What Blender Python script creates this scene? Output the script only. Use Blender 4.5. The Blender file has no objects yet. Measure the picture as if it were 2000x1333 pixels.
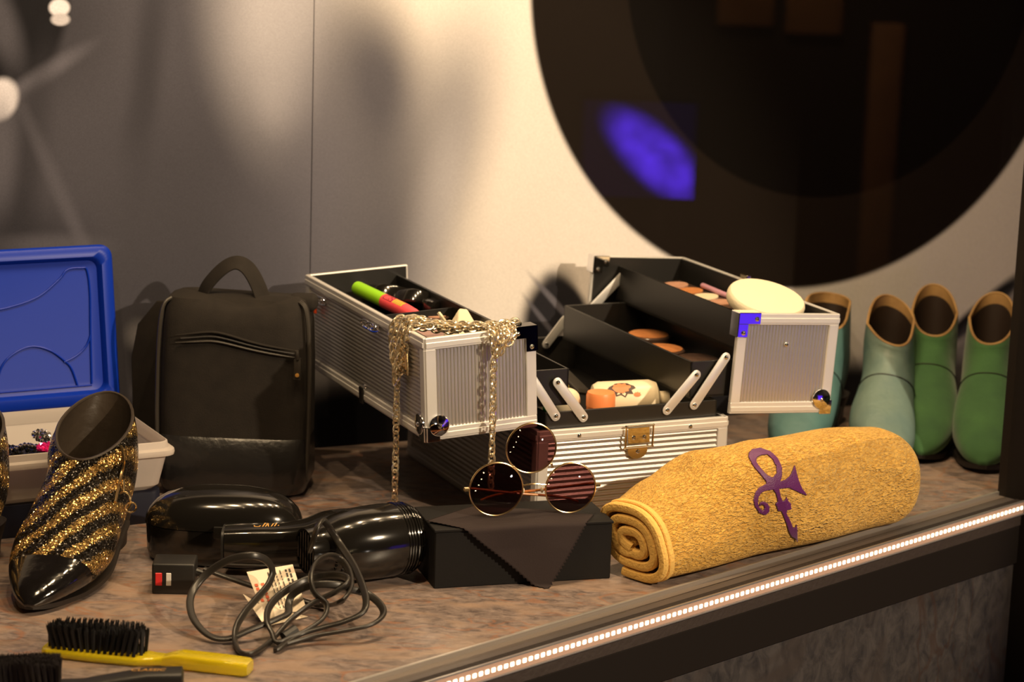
import bpy, bmesh, math, random
from mathutils import Vector as V, Matrix as M, Euler
PI = math.pi
random.seed(7)
scene = bpy.context.scene
C = scene.collection

# ------------------------------------------------------------------ camera, world, light, exposure
TH, ROLL, HCAM = 0.211367, 0.0337636, 0.717237
right, up0, fwd = V((1, 0, 0)), V((0, math.sin(TH), math.cos(TH))), V((0, math.cos(TH), -math.sin(TH)))
r_ = right * math.cos(ROLL) + up0 * math.sin(ROLL)
u_ = -right * math.sin(ROLL) + up0 * math.cos(ROLL)
cd = bpy.data.cameras.new('camera')
cam = bpy.data.objects.new('camera', cd); C.objects.link(cam)
cam.matrix_world = M(((r_.x, u_.x, -fwd.x, 0), (r_.y, u_.y, -fwd.y, 0), (r_.z, u_.z, -fwd.z, HCAM), (0, 0, 0, 1)))
cd.sensor_width = 36; cd.sensor_fit = 'HORIZONTAL'; cd.lens = 4567.66 / 2000 * 36
cd.clip_start = 0.05; cd.clip_end = 60
cd.dof.use_dof = True; cd.dof.focus_distance = 2.33; cd.dof.aperture_fstop = 7.0
scene.camera = cam

w = bpy.data.worlds.new('world'); scene.world = w; w.use_nodes = True
w.node_tree.nodes['Background'].inputs[0].default_value = (1.0, 0.62, 0.34, 1)
w.node_tree.nodes['Background'].inputs[1].default_value = 0.018

def spot(name, loc, target, energy, color, size=60, blend=0.4, radius=0.03):
    l = bpy.data.lights.new(name, 'SPOT'); l.energy = energy; l.color = color
    l.spot_size = math.radians(size); l.spot_blend = blend; l.shadow_soft_size = radius
    o = bpy.data.objects.new(name, l); C.objects.link(o); o.location = loc
    o.rotation_euler = (V(target) - V(loc)).to_track_quat('-Z', 'Y').to_euler()
    return o
WARM = (1.0, 0.72, 0.42)
spot('key_spot', (1.55, 0.80, 1.18), (0.02, 2.34, 0.13), 250, (1.0, 0.78, 0.54), 34, 0.35, 0.022)
EA0, ET0, EN0 = V((-0.108, 1.929, 0)), V((0.7094, 0.7048, 0)), V((0.7048, -0.7094, 0))
for i in range(6):      # row of small warm downlights in the head of the case, just behind the glass
    a = EA0 + ET0 * (-0.45 + 0.27 * i) - EN0 * 0.08 + V((0, 0, 1.30))
    spot('case_downlight', a, (a.x - 0.16, a.y + 0.26, 0.0), 17.5, WARM, 105, 0.6, 0.018)
vs = scene.view_settings
vs.view_transform = 'Standard'; vs.look = 'None'; vs.exposure = 0.0; vs.gamma = 1.0; vs.use_curve_mapping = False

# ------------------------------------------------------------------ helpers
def setp(o, label=None, cat=None, group=None, kind=None):
    if label: o['label'] = label
    if cat: o['category'] = cat
    if group: o['group'] = group
    if kind: o['kind'] = kind
    return o
def thing(name, label, cat, loc=(0, 0, 0), yaw=0, group=None, rot=None):
    o = bpy.data.objects.new(name, None); C.objects.link(o); o.empty_display_size = 0.02
    o.location = loc; o.rotation_euler = rot if rot else (0, 0, yaw)
    return setp(o, label, cat, group)
def obj(name, bm, mat, parent=None, loc=None, rot=None, ang=35, mtx=None):
    bmesh.ops.recalc_face_normals(bm, faces=bm.faces)
    me = bpy.data.meshes.new(name); bm.to_mesh(me); bm.free()
    if ang is not None:
        for p in me.polygons: p.use_smooth = True
        me.set_sharp_from_angle(angle=math.radians(ang))
    for m in (mat if isinstance(mat, (list, tuple)) else [mat]): me.materials.append(m)
    o = bpy.data.objects.new(name, me); C.objects.link(o)
    if parent: o.parent = parent
    if loc is not None: o.location = loc
    if rot is not None: o.rotation_euler = rot
    if mtx is not None: o.matrix_local = mtx
    return o
def copy(o, parent=None, mtx=None):
    c = o.copy(); C.objects.link(c); c.parent = parent
    if mtx is not None: c.matrix_local = mtx
    return c
def B(): return bmesh.new()
def box(bm, x0, x1, y0, y1, z0, z1, bev=0, seg=2, mtx=None):
    vs_ = [bm.verts.new((x, y, z)) for x in (x0, x1) for y in (y0, y1) for z in (z0, z1)]
    f = []
    for q in ((0, 1, 3, 2), (4, 6, 7, 5), (0, 4, 5, 1), (2, 3, 7, 6), (0, 2, 6, 4), (1, 5, 7, 3)):
        f.append(bm.faces.new([vs_[i] for i in q]))
    if bev:
        ed = list({e for ff in f for e in ff.edges})
        r = bmesh.ops.bevel(bm, geom=ed, offset=bev, segments=seg, profile=0.5, affect='EDGES')
        vs_ = list({v for ff in r['faces'] for v in ff.verts} | {v for v in vs_ if v.is_valid})
    if mtx is not None: bmesh.ops.transform(bm, matrix=mtx, verts=vs_)
    return vs_
def cr(pts, n=8, closed=False):
    P = [V(p) for p in pts]; out = []; N = len(P)
    for i in range(N if closed else N - 1):
        if closed: a, b, c, d = P[i - 1], P[i], P[(i + 1) % N], P[(i + 2) % N]
        else: a, b, c, d = P[max(i - 1, 0)], P[i], P[i + 1], P[min(i + 2, N - 1)]
        for k in range(n):
            t = k / n
            out.append(0.5 * ((2 * b) + (c - a) * t + (2 * a - 5 * b + 4 * c - d) * t * t + (3 * b - a - 3 * c + d) * t ** 3))
    if not closed: out.append(P[-1].copy())
    return out
def loft(bm, rings, close=True, cap0=True, cap1=True):
    R = [[bm.verts.new(p) for p in r] for r in rings]
    n = len(R[0])
    for i in range(len(R) - 1):
        for j in range(n if close else n - 1):
            k = (j + 1) % n
            bm.faces.new((R[i][j], R[i][k], R[i + 1][k], R[i + 1][j]))
    if cap0: bm.faces.new(list(reversed(R[0])))
    if cap1: bm.faces.new(R[-1])
    return R
def frames(path, up=None, closed=False):
    N = len(path); T = []
    for i in range(N):
        a = path[(i - 1) % N] if (closed or i > 0) else path[i]
        b = path[(i + 1) % N] if (closed or i < N - 1) else path[i]
        t = (V(b) - V(a)); T.append(t.normalized() if t.length > 1e-9 else (T[-1] if T else V((0, 0, 1))))
    u = V(up) if up else (V((0, 0, 1)) if abs(T[0].z) < 0.9 else V((1, 0, 0)))
    out = []
    for t in T:
        u = (u - t * u.dot(t))
        if u.length < 1e-6: u = t.orthogonal()
        u.normalize(); out.append((t, u.copy(), t.cross(u)))
    return out
def sweep(bm, path, prof, scale=None, cap=True, up=None, closed=False):
    fr = frames(path, up, closed); rings = []
    for i, (p, (t, u, b)) in enumerate(zip(path, fr)):
        s = scale[i] if scale else 1
        rings.append([V(p) + b * (x * s) + u * (y * s) for x, y in prof])
    if closed: rings.append(rings[0])
    R = loft(bm, rings, True, cap and not closed, cap and not closed)
    if closed: bmesh.ops.remove_doubles(bm, verts=bm.verts, dist=1e-7)
def circ(r, n=10, ry=None): return [(r * math.cos(2 * PI * k / n), (ry or r) * math.sin(2 * PI * k / n)) for k in range(n)]
def tube(bm, path, r, n=8, closed=False, scale=None, up=None): sweep(bm, [V(p) for p in path], circ(r, n), scale, True, up, closed)
def lathe(bm, prof, n=32, mtx=None, cap0=True, cap1=True):
    rings = [[V((r * math.cos(2 * PI * k / n), r * math.sin(2 * PI * k / n), z)) for k in range(n)] for r, z in prof]
    if mtx is not None: rings = [[mtx @ p for p in r] for r in rings]
    loft(bm, rings, True, cap0, cap1)
def prism(bm, poly, z0, z1, mtx=None, bev=0):
    a = [bm.verts.new((x, y, z0)) for x, y in poly]; b = [bm.verts.new((x, y, z1)) for x, y in poly]
    n = len(poly); fs = [bm.faces.new(list(reversed(a))), bm.faces.new(b)]
    for i in range(n): fs.append(bm.faces.new((a[i], a[(i + 1) % n], b[(i + 1) % n], b[i])))
    vv = a + b
    if bev:
        ed = list({e for f in fs[:2] for e in f.edges})
        r = bmesh.ops.bevel(bm, geom=ed, offset=bev, segments=2, profile=0.5, affect='EDGES')
        vv = list({v for ff in r['faces'] for v in ff.verts} | {v for v in vv if v.is_valid})
    if mtx is not None: bmesh.ops.transform(bm, matrix=mtx, verts=vv)
def supell(a, b, e, n, k): 
    t = 2 * PI * k / n; c, s = math.cos(t), math.sin(t)
    return a * math.copysign(abs(c) ** (2 / e), c), b * math.copysign(abs(s) ** (2 / e), s)
def along(p, d, upv=(0, 0, 1)):     # matrix with local z along d at p
    z = V(d).normalized(); x = V(upv).cross(z)
    if x.length < 1e-5: x = V((1, 0, 0)).cross(z)
    x.normalize(); y = z.cross(x)
    return M(((x.x, y.x, z.x, p[0]), (x.y, y.y, z.y, p[1]), (x.z, y.z, z.z, p[2]), (0, 0, 0, 1)))
T_ = M.Translation
def R_(a, ax): return M.Rotation(a, 4, ax)

# ------------------------------------------------------------------ materials
def nodes(name):
    m = bpy.data.materials.new(name); m.use_nodes = True
    nt = m.node_tree; b = nt.nodes['Principled BSDF']
    return m, nt, b
def N(nt, t, **kw):
    n = nt.nodes.new(t)
    for k, v in kw.items():
        if isinstance(k, str) and hasattr(n, k): setattr(n, k, v)
    return n
def mat(name, col, rough=0.5, metal=0.0, var=None, bump=None, **kw):
    m, nt, b = nodes(name)
    b.inputs['Base Color'].default_value = (*col, 1); b.inputs['Roughness'].default_value = rough; b.inputs['Metallic'].default_value = metal
    for k, v in kw.items():
        key = k.replace('_', ' ')
        b.inputs[key].default_value = v
    tc = N(nt, 'ShaderNodeTexCoord')
    if var:     # scale, darker colour, optional detail
        no = N(nt, 'ShaderNodeTexNoise'); no.inputs['Scale'].default_value = var[0]; no.inputs['Detail'].default_value = 4
        mx = N(nt, 'ShaderNodeMix', data_type='RGBA'); mx.inputs[6].default_value = (*col, 1); mx.inputs[7].default_value = (*var[1], 1)
        rp = N(nt, 'ShaderNodeMapRange'); rp.inputs[1].default_value = 0.35; rp.inputs[2].default_value = 0.68
        nt.links.new(tc.outputs['Object'], no.inputs['Vector']); nt.links.new(no.outputs['Fac'], rp.inputs[0])
        nt.links.new(rp.outputs[0], mx.inputs[0]); nt.links.new(mx.outputs[2], b.inputs['Base Color'])
    if bump:    # scale, strength, distance
        no = N(nt, 'ShaderNodeTexNoise'); no.inputs['Scale'].default_value = bump[0]; no.inputs['Detail'].default_value = 3
        bp = N(nt, 'ShaderNodeBump'); bp.inputs['Strength'].default_value = bump[1]; bp.inputs['Distance'].default_value = bump[2] if len(bump) > 2 else 0.001
        nt.links.new(tc.outputs['Object'], no.inputs['Vector']); nt.links.new(no.outputs['Fac'], bp.inputs['Height']); nt.links.new(bp.outputs[0], b.inputs['Normal'])
    return m
def emis(name, col, s):
    m, nt, b = nodes(name); b.inputs['Base Color'].default_value = (0.02, 0.02, 0.02, 1)
    b.inputs['Emission Color'].default_value = (*col, 1); b.inputs['Emission Strength'].default_value = s
    return m
MT = {}
MT['alu'] = mat('brushed_aluminium', (0.82, 0.80, 0.78), 0.42, 0.45, bump=(300, 0.08))
MT['alurib'] = mat('ribbed_aluminium', (0.70, 0.68, 0.66), 0.36, 0.85)
MT['chrome_dark_refl'] = mat('chrome_dark_reflection', (0.03, 0.03, 0.035), 0.1, 1.0)  # chrome with a dark reflection put into its base colour
MT['chrome'] = mat('chrome', (0.85, 0.85, 0.88), 0.07, 1.0)
MT['steel'] = mat('steel_arm', (0.82, 0.81, 0.80), 0.38, 0.55)
MT['liner'] = mat('black_liner', (0.012, 0.011, 0.010), 0.38, 0, bump=(500, 0.1))
MT['blackpl'] = mat('black_gloss_plastic', (0.008, 0.007, 0.006), 0.13, 0, Coat_Weight=0.4, Coat_Roughness=0.05)
MT['blackmat'] = mat('black_matt_plastic', (0.012, 0.011, 0.010), 0.45)
MT['gold'] = mat('gold_metal', (1.0, 0.74, 0.38), 0.2, 1.0)
MT['goldpale'] = mat('pale_gold_chain', (0.98, 0.80, 0.52), 0.16, 1.0)
MT['chain'] = mat('pale_chain_metal', (0.98, 0.86, 0.64), 0.22, 0.88)
MT['brass'] = mat('brass_plate', (0.9, 0.62, 0.2), 0.3, 0.9)
MT['bagfab'] = mat('bag_nylon', (0.020, 0.016, 0.013), 0.85, 0, var=(60, (0.015, 0.012, 0.010)), bump=(900, 0.3), Specular_IOR_Level=0.25)
MT['bagleather'] = mat('bag_leather', (0.012, 0.011, 0.011), 0.27, 0, bump=(60, 0.25, 0.004))
MT['zip'] = mat('zip_tape', (0.03, 0.025, 0.02), 0.5)
MT['blue'] = mat('blue_plastic', (0.003, 0.028, 0.36), 0.36, 0, Specular_IOR_Level=0.22)
MT['navy'] = mat('navy_plastic', (0.006, 0.008, 0.022), 0.45)
MT['cloth'] = mat('lens_cloth', (0.030, 0.021, 0.021), 0.9, 0, bump=(700, 0.2), Specular_IOR_Level=0.25)
MT['cardblack'] = mat('black_card', (0.007, 0.006, 0.006), 0.7, bump=(400, 0.1), Specular_IOR_Level=0.25)
MT['cream'] = mat('cream_sponge', (0.80, 0.70, 0.50), 0.85, 0, bump=(500, 0.3))
MT['green_cap'] = mat('lime_plastic', (0.33, 0.72, 0.02), 0.3)
MT['pink'] = mat('coral_pink_plastic', (0.95, 0.10, 0.12), 0.3)
MT['ink'] = mat('black_ink', (0.01, 0.008, 0.008), 0.6)
MT['lime_ink'] = mat('lime_ink', (0.5, 0.62, 0.03), 0.6)
MT['powder'] = mat('orange_powder', (0.55, 0.21, 0.06), 0.8, 0, var=(120, (0.42, 0.15, 0.04)), bump=(300, 0.3))
MT['powder2'] = mat('rose_powder', (0.50, 0.27, 0.18), 0.8, 0, var=(100, (0.4, 0.2, 0.12)))
MT['clearlid'] = mat('smoky_plastic', (0.10, 0.06, 0.045), 0.15)
MT['orange'] = mat('orange_plastic', (0.95, 0.30, 0.10), 0.4)
MT['ivory'] = mat('ivory_plastic', (0.85, 0.72, 0.50), 0.35)
MT['skinink'] = mat('orange_brown_ink', (0.62, 0.22, 0.08), 0.5)
MT['darkink'] = mat('dark_brown_ink', (0.05, 0.02, 0.015), 0.5)
MT['turq'] = mat('turquoise_leather', (0.105, 0.215, 0.20), 0.55, 0, var=(18, (0.075, 0.175, 0.175)), bump=(45, 0.35, 0.004))
MT['turq2'] = mat('turquoise_leather_pale', (0.165, 0.235, 0.195), 0.5, 0, var=(18, (0.12, 0.19, 0.18)), bump=(40, 0.5, 0.005))
MT['green'] = mat('green_suede', (0.052, 0.150, 0.045), 0.9, 0, var=(20, (0.034, 0.105, 0.036)), bump=(120, 0.3, 0.002), Sheen_Weight=0.2)
MT['lining'] = mat('tan_lining', (0.50, 0.30, 0.11), 0.7, 0, var=(30, (0.32, 0.18, 0.07)))
MT['insole'] = mat('dark_lining', (0.030, 0.017, 0.011), 0.6)
MT['sole'] = mat('dark_sole', (0.012, 0.008, 0.006), 0.55)
MT['patent'] = mat('black_patent', (0.006, 0.005, 0.005), 0.12, 0, bump=(40, 0.35, 0.004), Coat_Weight=0.6, Coat_Roughness=0.04)
MT['cord'] = mat('black_cord', (0.020, 0.017, 0.014), 0.35)
MT['paper'] = mat('tag_paper', (0.85, 0.72, 0.55), 0.6)
MT['redink'] = mat('red_ink', (0.8, 0.12, 0.04), 0.6)
MT['red'] = mat('red_button', (0.75, 0.03, 0.03), 0.4)
MT['white'] = mat('white_button', (0.75, 0.72, 0.66), 0.4)
MT['goldink'] = mat('gold_ink', (0.75, 0.40, 0.10), 0.35, 0.4)
MT['bristle'] = mat('black_bristle', (0.006, 0.005, 0.005), 0.6)
MT['boar'] = mat('brown_black_bristle', (0.012, 0.007, 0.006), 0.7)
MT['rhine'] = mat('rhinestone', (0.95, 0.93, 0.9), 0.08, 1.0)
MT['pinkgem'] = mat('pink_gem', (0.95, 0.03, 0.30), 0.1, 0.5)
MT['bead'] = mat('black_bead', (0.008, 0.008, 0.008), 0.15)
MT['tort'] = mat('tortoise_temple', (0.35, 0.08, 0.02), 0.25, 0, var=(200, (0.5, 0.2, 0.03)))
MT['purple'] = mat('purple_thread', (0.105, 0.006, 0.10), 0.45, 0, bump=(900, 0.4), Sheen_Weight=0.3)
MT['frame'] = mat('dark_bronze_frame', (0.012, 0.007, 0.004), 0.6, Specular_IOR_Level=0.3)
MT['soffit'] = mat('dark_fascia', (0.010, 0.007, 0.005), 0.7, Specular_IOR_Level=0.2)
MT['redtag'] = mat('red_strap_tab', (0.8, 0.09, 0.02), 0.5)

def mix_glass(name, tint, refl_ior=1.5, rough=0.0, extra=0.0):
    m, nt, b = nodes(name); nt.nodes.remove(b); out = nt.nodes['Material Output']
    tr = N(nt, 'ShaderNodeBsdfTransparent'); tr.inputs[0].default_value = (*tint, 1)
    gl = N(nt, 'ShaderNodeBsdfGlossy'); gl.inputs['Roughness'].default_value = rough
    ge = N(nt, 'ShaderNodeNewGeometry'); dt = N(nt, 'ShaderNodeVectorMath', operation='DOT_PRODUCT')      # two-sided Schlick fresnel
    nt.links.new(ge.outputs['Incoming'], dt.inputs[0]); nt.links.new(ge.outputs['Normal'], dt.inputs[1])
    ab = N(nt, 'ShaderNodeMath', operation='ABSOLUTE'); nt.links.new(dt.outputs['Value'], ab.inputs[0])
    iv = N(nt, 'ShaderNodeMath', operation='SUBTRACT'); iv.inputs[0].default_value = 1.0; nt.links.new(ab.outputs[0], iv.inputs[1])
    pw = N(nt, 'ShaderNodeMath', operation='POWER'); pw.inputs[1].default_value = 5.0; nt.links.new(iv.outputs[0], pw.inputs[0])
    f0 = ((refl_ior - 1) / (refl_ior + 1)) ** 2
    fr = N(nt, 'ShaderNodeMath', operation='MULTIPLY_ADD'); fr.inputs[1].default_value = 1 - f0; fr.inputs[2].default_value = f0; nt.links.new(pw.outputs[0], fr.inputs[0])
    ad = N(nt, 'ShaderNodeMath', operation='ADD'); ad.inputs[1].default_value = extra
    mx = N(nt, 'ShaderNodeMixShader')
    nt.links.new(fr.outputs[0], ad.inputs[0]); nt.links.new(ad.outputs[0], mx.inputs[0])
    nt.links.new(tr.outputs[0], mx.inputs[1]); nt.links.new(gl.outputs[0], mx.inputs[2]); nt.links.new(mx.outputs[0], out.inputs[0])
    return m
MT['glass'] = mix_glass('clear_glass', (0.98, 0.98, 0.97), 1.45)
MT['lens'] = mix_glass('tinted_lens', (0.145, 0.060, 0.062), 1.5, 0.0, 0.01)
MT['clear_plastic'] = mix_glass('smoky_clear_plastic', (0.7, 0.55, 0.5), 1.45, 0.1)

def amber():
    m, nt, b = nodes('amber_plastic')
    b.inputs['Base Color'].default_value = (1.0, 0.82, 0.02, 1); b.inputs['Roughness'].default_value = 0.06; b.inputs['Coat Weight'].default_value = 0.6; b.inputs['Coat Roughness'].default_value = 0.03
    b.inputs['Transmission Weight'].default_value = 0.6; b.inputs['IOR'].default_value = 1.45
    return m
MT['amber'] = amber()
def tubmat():
    m, nt, b = nodes('translucent_tub'); out = nt.nodes['Material Output']
    b.inputs['Base Color'].default_value = (0.78, 0.72, 0.68, 1); b.inputs['Roughness'].default_value = 0.35
    tl = N(nt, 'ShaderNodeBsdfTranslucent'); tl.inputs[0].default_value = (0.8, 0.72, 0.66, 1)
    tr = N(nt, 'ShaderNodeBsdfTransparent'); tr.inputs[0].default_value = (0.9, 0.85, 0.8, 1)
    a = N(nt, 'ShaderNodeMixShader'); a.inputs[0].default_value = 0.35
    c = N(nt, 'ShaderNodeMixShader'); c.inputs[0].default_value = 0.22
    nt.links.new(b.outputs[0], a.inputs[1]); nt.links.new(tl.outputs[0], a.inputs[2])
    nt.links.new(a.outputs[0], c.inputs[1]); nt.links.new(tr.outputs[0], c.inputs[2]); nt.links.new(c.outputs[0], out.inputs[0])
    return m
MT['tub'] = tubmat()
def stone(name, c1, c2, c3, rough=0.35, sc=1.0):
    m, nt, b = nodes(name); tc = N(nt, 'ShaderNodeTexCoord')
    mp = N(nt, 'ShaderNodeMapping'); mp.inputs['Rotation'].default_value = (0, 0, 0.5); mp.inputs['Scale'].default_value = (1, 1.7, 1)
    nt.links.new(tc.outputs['Object'], mp.inputs[0])
    n1 = N(nt, 'ShaderNodeTexNoise'); n1.inputs['Scale'].default_value = 14 * sc; n1.inputs['Detail'].default_value = 6; n1.inputs['Distortion'].default_value = 1.2
    n2 = N(nt, 'ShaderNodeTexNoise'); n2.inputs['Scale'].default_value = 62 * sc; n2.inputs['Detail'].default_value = 8; n2.inputs['Roughness'].default_value = 0.7; n2.inputs['Distortion'].default_value = 0.6
    n3 = N(nt, 'ShaderNodeTexNoise'); n3.inputs['Scale'].default_value = 5 * sc; n3.inputs['Detail'].default_value = 3; n3.inputs['Distortion'].default_value = 2.5
    for n in (n1, n2, n3): nt.links.new(mp.outputs[0], n.inputs['Vector'])
    r1 = N(nt, 'ShaderNodeValToRGB'); r1.color_ramp.elements[0].position = 0.36; r1.color_ramp.elements[1].position = 0.62
    r1.color_ramp.elements[0].color = (*c1, 1); r1.color_ramp.elements[1].color = (*c2, 1)
    nt.links.new(n2.outputs['Fac'], r1.inputs[0])
    r2 = N(nt, 'ShaderNodeMapRange'); r2.inputs[1].default_value = 0.48; r2.inputs[2].default_value = 0.66; nt.links.new(n1.outputs['Fac'], r2.inputs[0])
    mx = N(nt, 'ShaderNodeMix', data_type='RGBA'); mx.inputs[7].default_value = (*c3, 1)
    nt.links.new(r1.outputs[0], mx.inputs[6])
    sc2 = N(nt, 'ShaderNodeMath', operation='MULTIPLY'); sc2.inputs[1].default_value = 0.75; nt.links.new(r2.outputs[0], sc2.inputs[0]); nt.links.new(sc2.outputs[0], mx.inputs[0])
    # thin brown veins
    ab = N(nt, 'ShaderNodeMath', operation='SUBTRACT'); ab.inputs[1].default_value = 0.5; nt.links.new(n3.outputs['Fac'], ab.inputs[0])
    ab2 = N(nt, 'ShaderNodeMath', operation='ABSOLUTE'); nt.links.new(ab.outputs[0], ab2.inputs[0])
    r3 = N(nt, 'ShaderNodeMapRange'); r3.inputs[1].default_value = 0.0; r3.inputs[2].default_value = 0.022; r3.inputs[3].default_value = 0.6; r3.inputs[4].default_value = 0.0
    nt.links.new(ab2.outputs[0], r3.inputs[0])
    m2 = N(nt, 'ShaderNodeMix', data_type='RGBA'); m2.inputs[7].default_value = (c3[0] * 0.9, c3[1] * 0.55, c3[2] * 0.35, 1)
    nt.links.new(r3.outputs[0], m2.inputs[0]); nt.links.new(mx.outputs[2], m2.inputs[6]); nt.links.new(m2.outputs[2], b.inputs['Base Color'])
    b.inputs['Roughness'].default_value = rough
    return m
MT['stone'] = stone('brown_stone_laminate', (0.095, 0.074, 0.070), (0.275, 0.215, 0.19), (0.33, 0.230, 0.170), 0.34)
MT['stone_dark'] = stone('grey_stone_laminate', (0.018, 0.016, 0.016), (0.06, 0.052, 0.047), (0.04, 0.030, 0.024), 0.6, 0.6)
MT['track_alu'] = mat('track_aluminium', (0.62, 0.58, 0.54), 0.35, 0.8, bump=(400, 0.1))
MT['track_floor'] = mat('track_channel', (0.17, 0.14, 0.12), 0.45, 0.3)
MT['gasket'] = mat('gasket', (0.035, 0.024, 0.018), 0.7, 0, bump=(150, 0.5, 0.002))
MT['led'] = emis('led', (1.0, 0.80, 0.56), 3.2)
MT['led_tape'] = mat('led_tape', (0.50, 0.33, 0.25), 0.5)

def terry():
    m, nt, b = nodes('terry_towel'); tc = N(nt, 'ShaderNodeTexCoord')
    mp = N(nt, 'ShaderNodeMapping'); mp.inputs['Scale'].default_value = (0.55, 1.3, 1.3); nt.links.new(tc.outputs['Object'], mp.inputs[0])
    vo = N(nt, 'ShaderNodeTexNoise'); vo.inputs['Scale'].default_value = 330; vo.inputs['Detail'].default_value = 2; vo.inputs['Distortion'].default_value = 0.8
    n2 = N(nt, 'ShaderNodeTexNoise'); n2.inputs['Scale'].default_value = 45; n2.inputs['Detail'].default_value = 4
    nt.links.new(mp.outputs[0], vo.inputs['Vector']); nt.links.new(tc.outputs['Object'], n2.inputs['Vector'])
    r = N(nt, 'ShaderNodeValToRGB'); r.color_ramp.elements[0].position = 0.3; r.color_ramp.elements[1].position = 0.62
    r.color_ramp.elements[0].color = (0.56, 0.27, 0.035, 1); r.color_ramp.elements[1].color = (0.86, 0.50, 0.10, 1)
    nt.links.new(vo.outputs['Fac'], r.inputs[0])
    mx = N(nt, 'ShaderNodeMix', data_type='RGBA', blend_type='MULTIPLY'); mx.inputs[0].default_value = 0.35; nt.links.new(r.outputs[0], mx.inputs[6])
    r2 = N(nt, 'ShaderNodeValToRGB'); r2.color_ramp.elements[0].color = (0.55, 0.5, 0.45, 1); r2.color_ramp.elements[1].color = (1, 1, 1, 1)
    r2.color_ramp.elements[0].position = 0.35; r2.color_ramp.elements[1].position = 0.6
    nt.links.new(n2.outputs['Fac'], r2.inputs[0]); nt.links.new(r2.outputs[0], mx.inputs[7]); nt.links.new(mx.outputs[2], b.inputs['Base Color'])
    ad = N(nt, 'ShaderNodeMath', operation='MULTIPLY_ADD'); ad.inputs[1].default_value = 1.0; nt.links.new(vo.outputs['Fac'], ad.inputs[0]); nt.links.new(n2.outputs['Fac'], ad.inputs[2])
    bp = N(nt, 'ShaderNodeBump'); bp.inputs['Strength'].default_value = 1.0; bp.inputs['Distance'].default_value = 0.006
    nt.links.new(ad.outputs[0], bp.inputs['Height']); nt.links.new(bp.outputs[0], b.inputs['Normal'])
    b.inputs['Roughness'].default_value = 0.95; b.inputs['Sheen Weight'].default_value = 0.5; b.inputs['Sheen Tint'].default_value = (1, 0.75, 0.35, 1)
    return m
MT['terry'] = terry()
MT['hem'] = mat('towel_hem', (0.82, 0.50, 0.13), 0.9, 0, bump=(350, 0.6, 0.002))

def glitter():
    m, nt, b = nodes('gold_black_glitter'); tc = N(nt, 'ShaderNodeTexCoord')
    vo = N(nt, 'ShaderNodeTexVoronoi'); vo.inputs['Scale'].default_value = 860; nt.links.new(tc.outputs['Object'], vo.inputs['Vector'])
    mp = N(nt, 'ShaderNodeMapping'); mp.inputs['Rotation'].default_value = (0.5, 0.85, 0.1); nt.links.new(tc.outputs['Object'], mp.inputs[0])
    wv = N(nt, 'ShaderNodeTexWave', wave_type='BANDS', bands_direction='Z'); wv.inputs['Scale'].default_value = 15.5; wv.inputs['Distortion'].default_value = 1.8; wv.inputs['Detail'].default_value = 2; wv.inputs['Detail Scale'].default_value = 2.0
    nt.links.new(mp.outputs[0], wv.inputs['Vector'])
    sp = N(nt, 'ShaderNodeSeparateColor'); nt.links.new(vo.outputs['Color'], sp.inputs[0])
    # band factor with a grainy edge
    g = N(nt, 'ShaderNodeMath', operation='MULTIPLY_ADD'); g.inputs[1].default_value = 0.6; nt.links.new(sp.outputs[0], g.inputs[0]); nt.links.new(wv.outputs['Fac'], g.inputs[2])
    mr = N(nt, 'ShaderNodeMapRange'); mr.inputs[1].default_value = 0.80; mr.inputs[2].default_value = 1.05; nt.links.new(g.outputs[0], mr.inputs[0])
    mx = N(nt, 'ShaderNodeMix', data_type='RGBA'); mx.inputs[6].default_value = (0.012, 0.009, 0.006, 1); mx.inputs[7].default_value = (0.72, 0.46, 0.16, 1)
    nt.links.new(mr.outputs[0], mx.inputs[0]); nt.links.new(mx.outputs[2], b.inputs['Base Color'])
    mm = N(nt, 'ShaderNodeMath', operation='MULTIPLY_ADD'); mm.inputs[1].default_value = 0.5; mm.inputs[2].default_value = 0.45; nt.links.new(mr.outputs[0], mm.inputs[0]); nt.links.new(mm.outputs[0], b.inputs['Metallic'])
    b.inputs['Roughness'].default_value = 0.24
    sb = N(nt, 'ShaderNodeVectorMath', operation='SUBTRACT'); sb.inputs[1].default_value = (0.5, 0.5, 0.5); nt.links.new(vo.outputs['Color'], sb.inputs[0])
    sc = N(nt, 'ShaderNodeVectorMath', operation='SCALE'); sc.inputs['Scale'].default_value = 2.1; nt.links.new(sb.outputs[0], sc.inputs[0])
    ge = N(nt, 'ShaderNodeNewGeometry'); ad = N(nt, 'ShaderNodeVectorMath', operation='ADD'); nt.links.new(ge.outputs['Normal'], ad.inputs[0]); nt.links.new(sc.outputs[0], ad.inputs[1])
    nm = N(nt, 'ShaderNodeVectorMath', operation='NORMALIZE'); nt.links.new(ad.outputs[0], nm.inputs[0]); nt.links.new(nm.outputs[0], b.inputs['Normal'])
    return m
MT['glitter'] = glitter()

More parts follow.
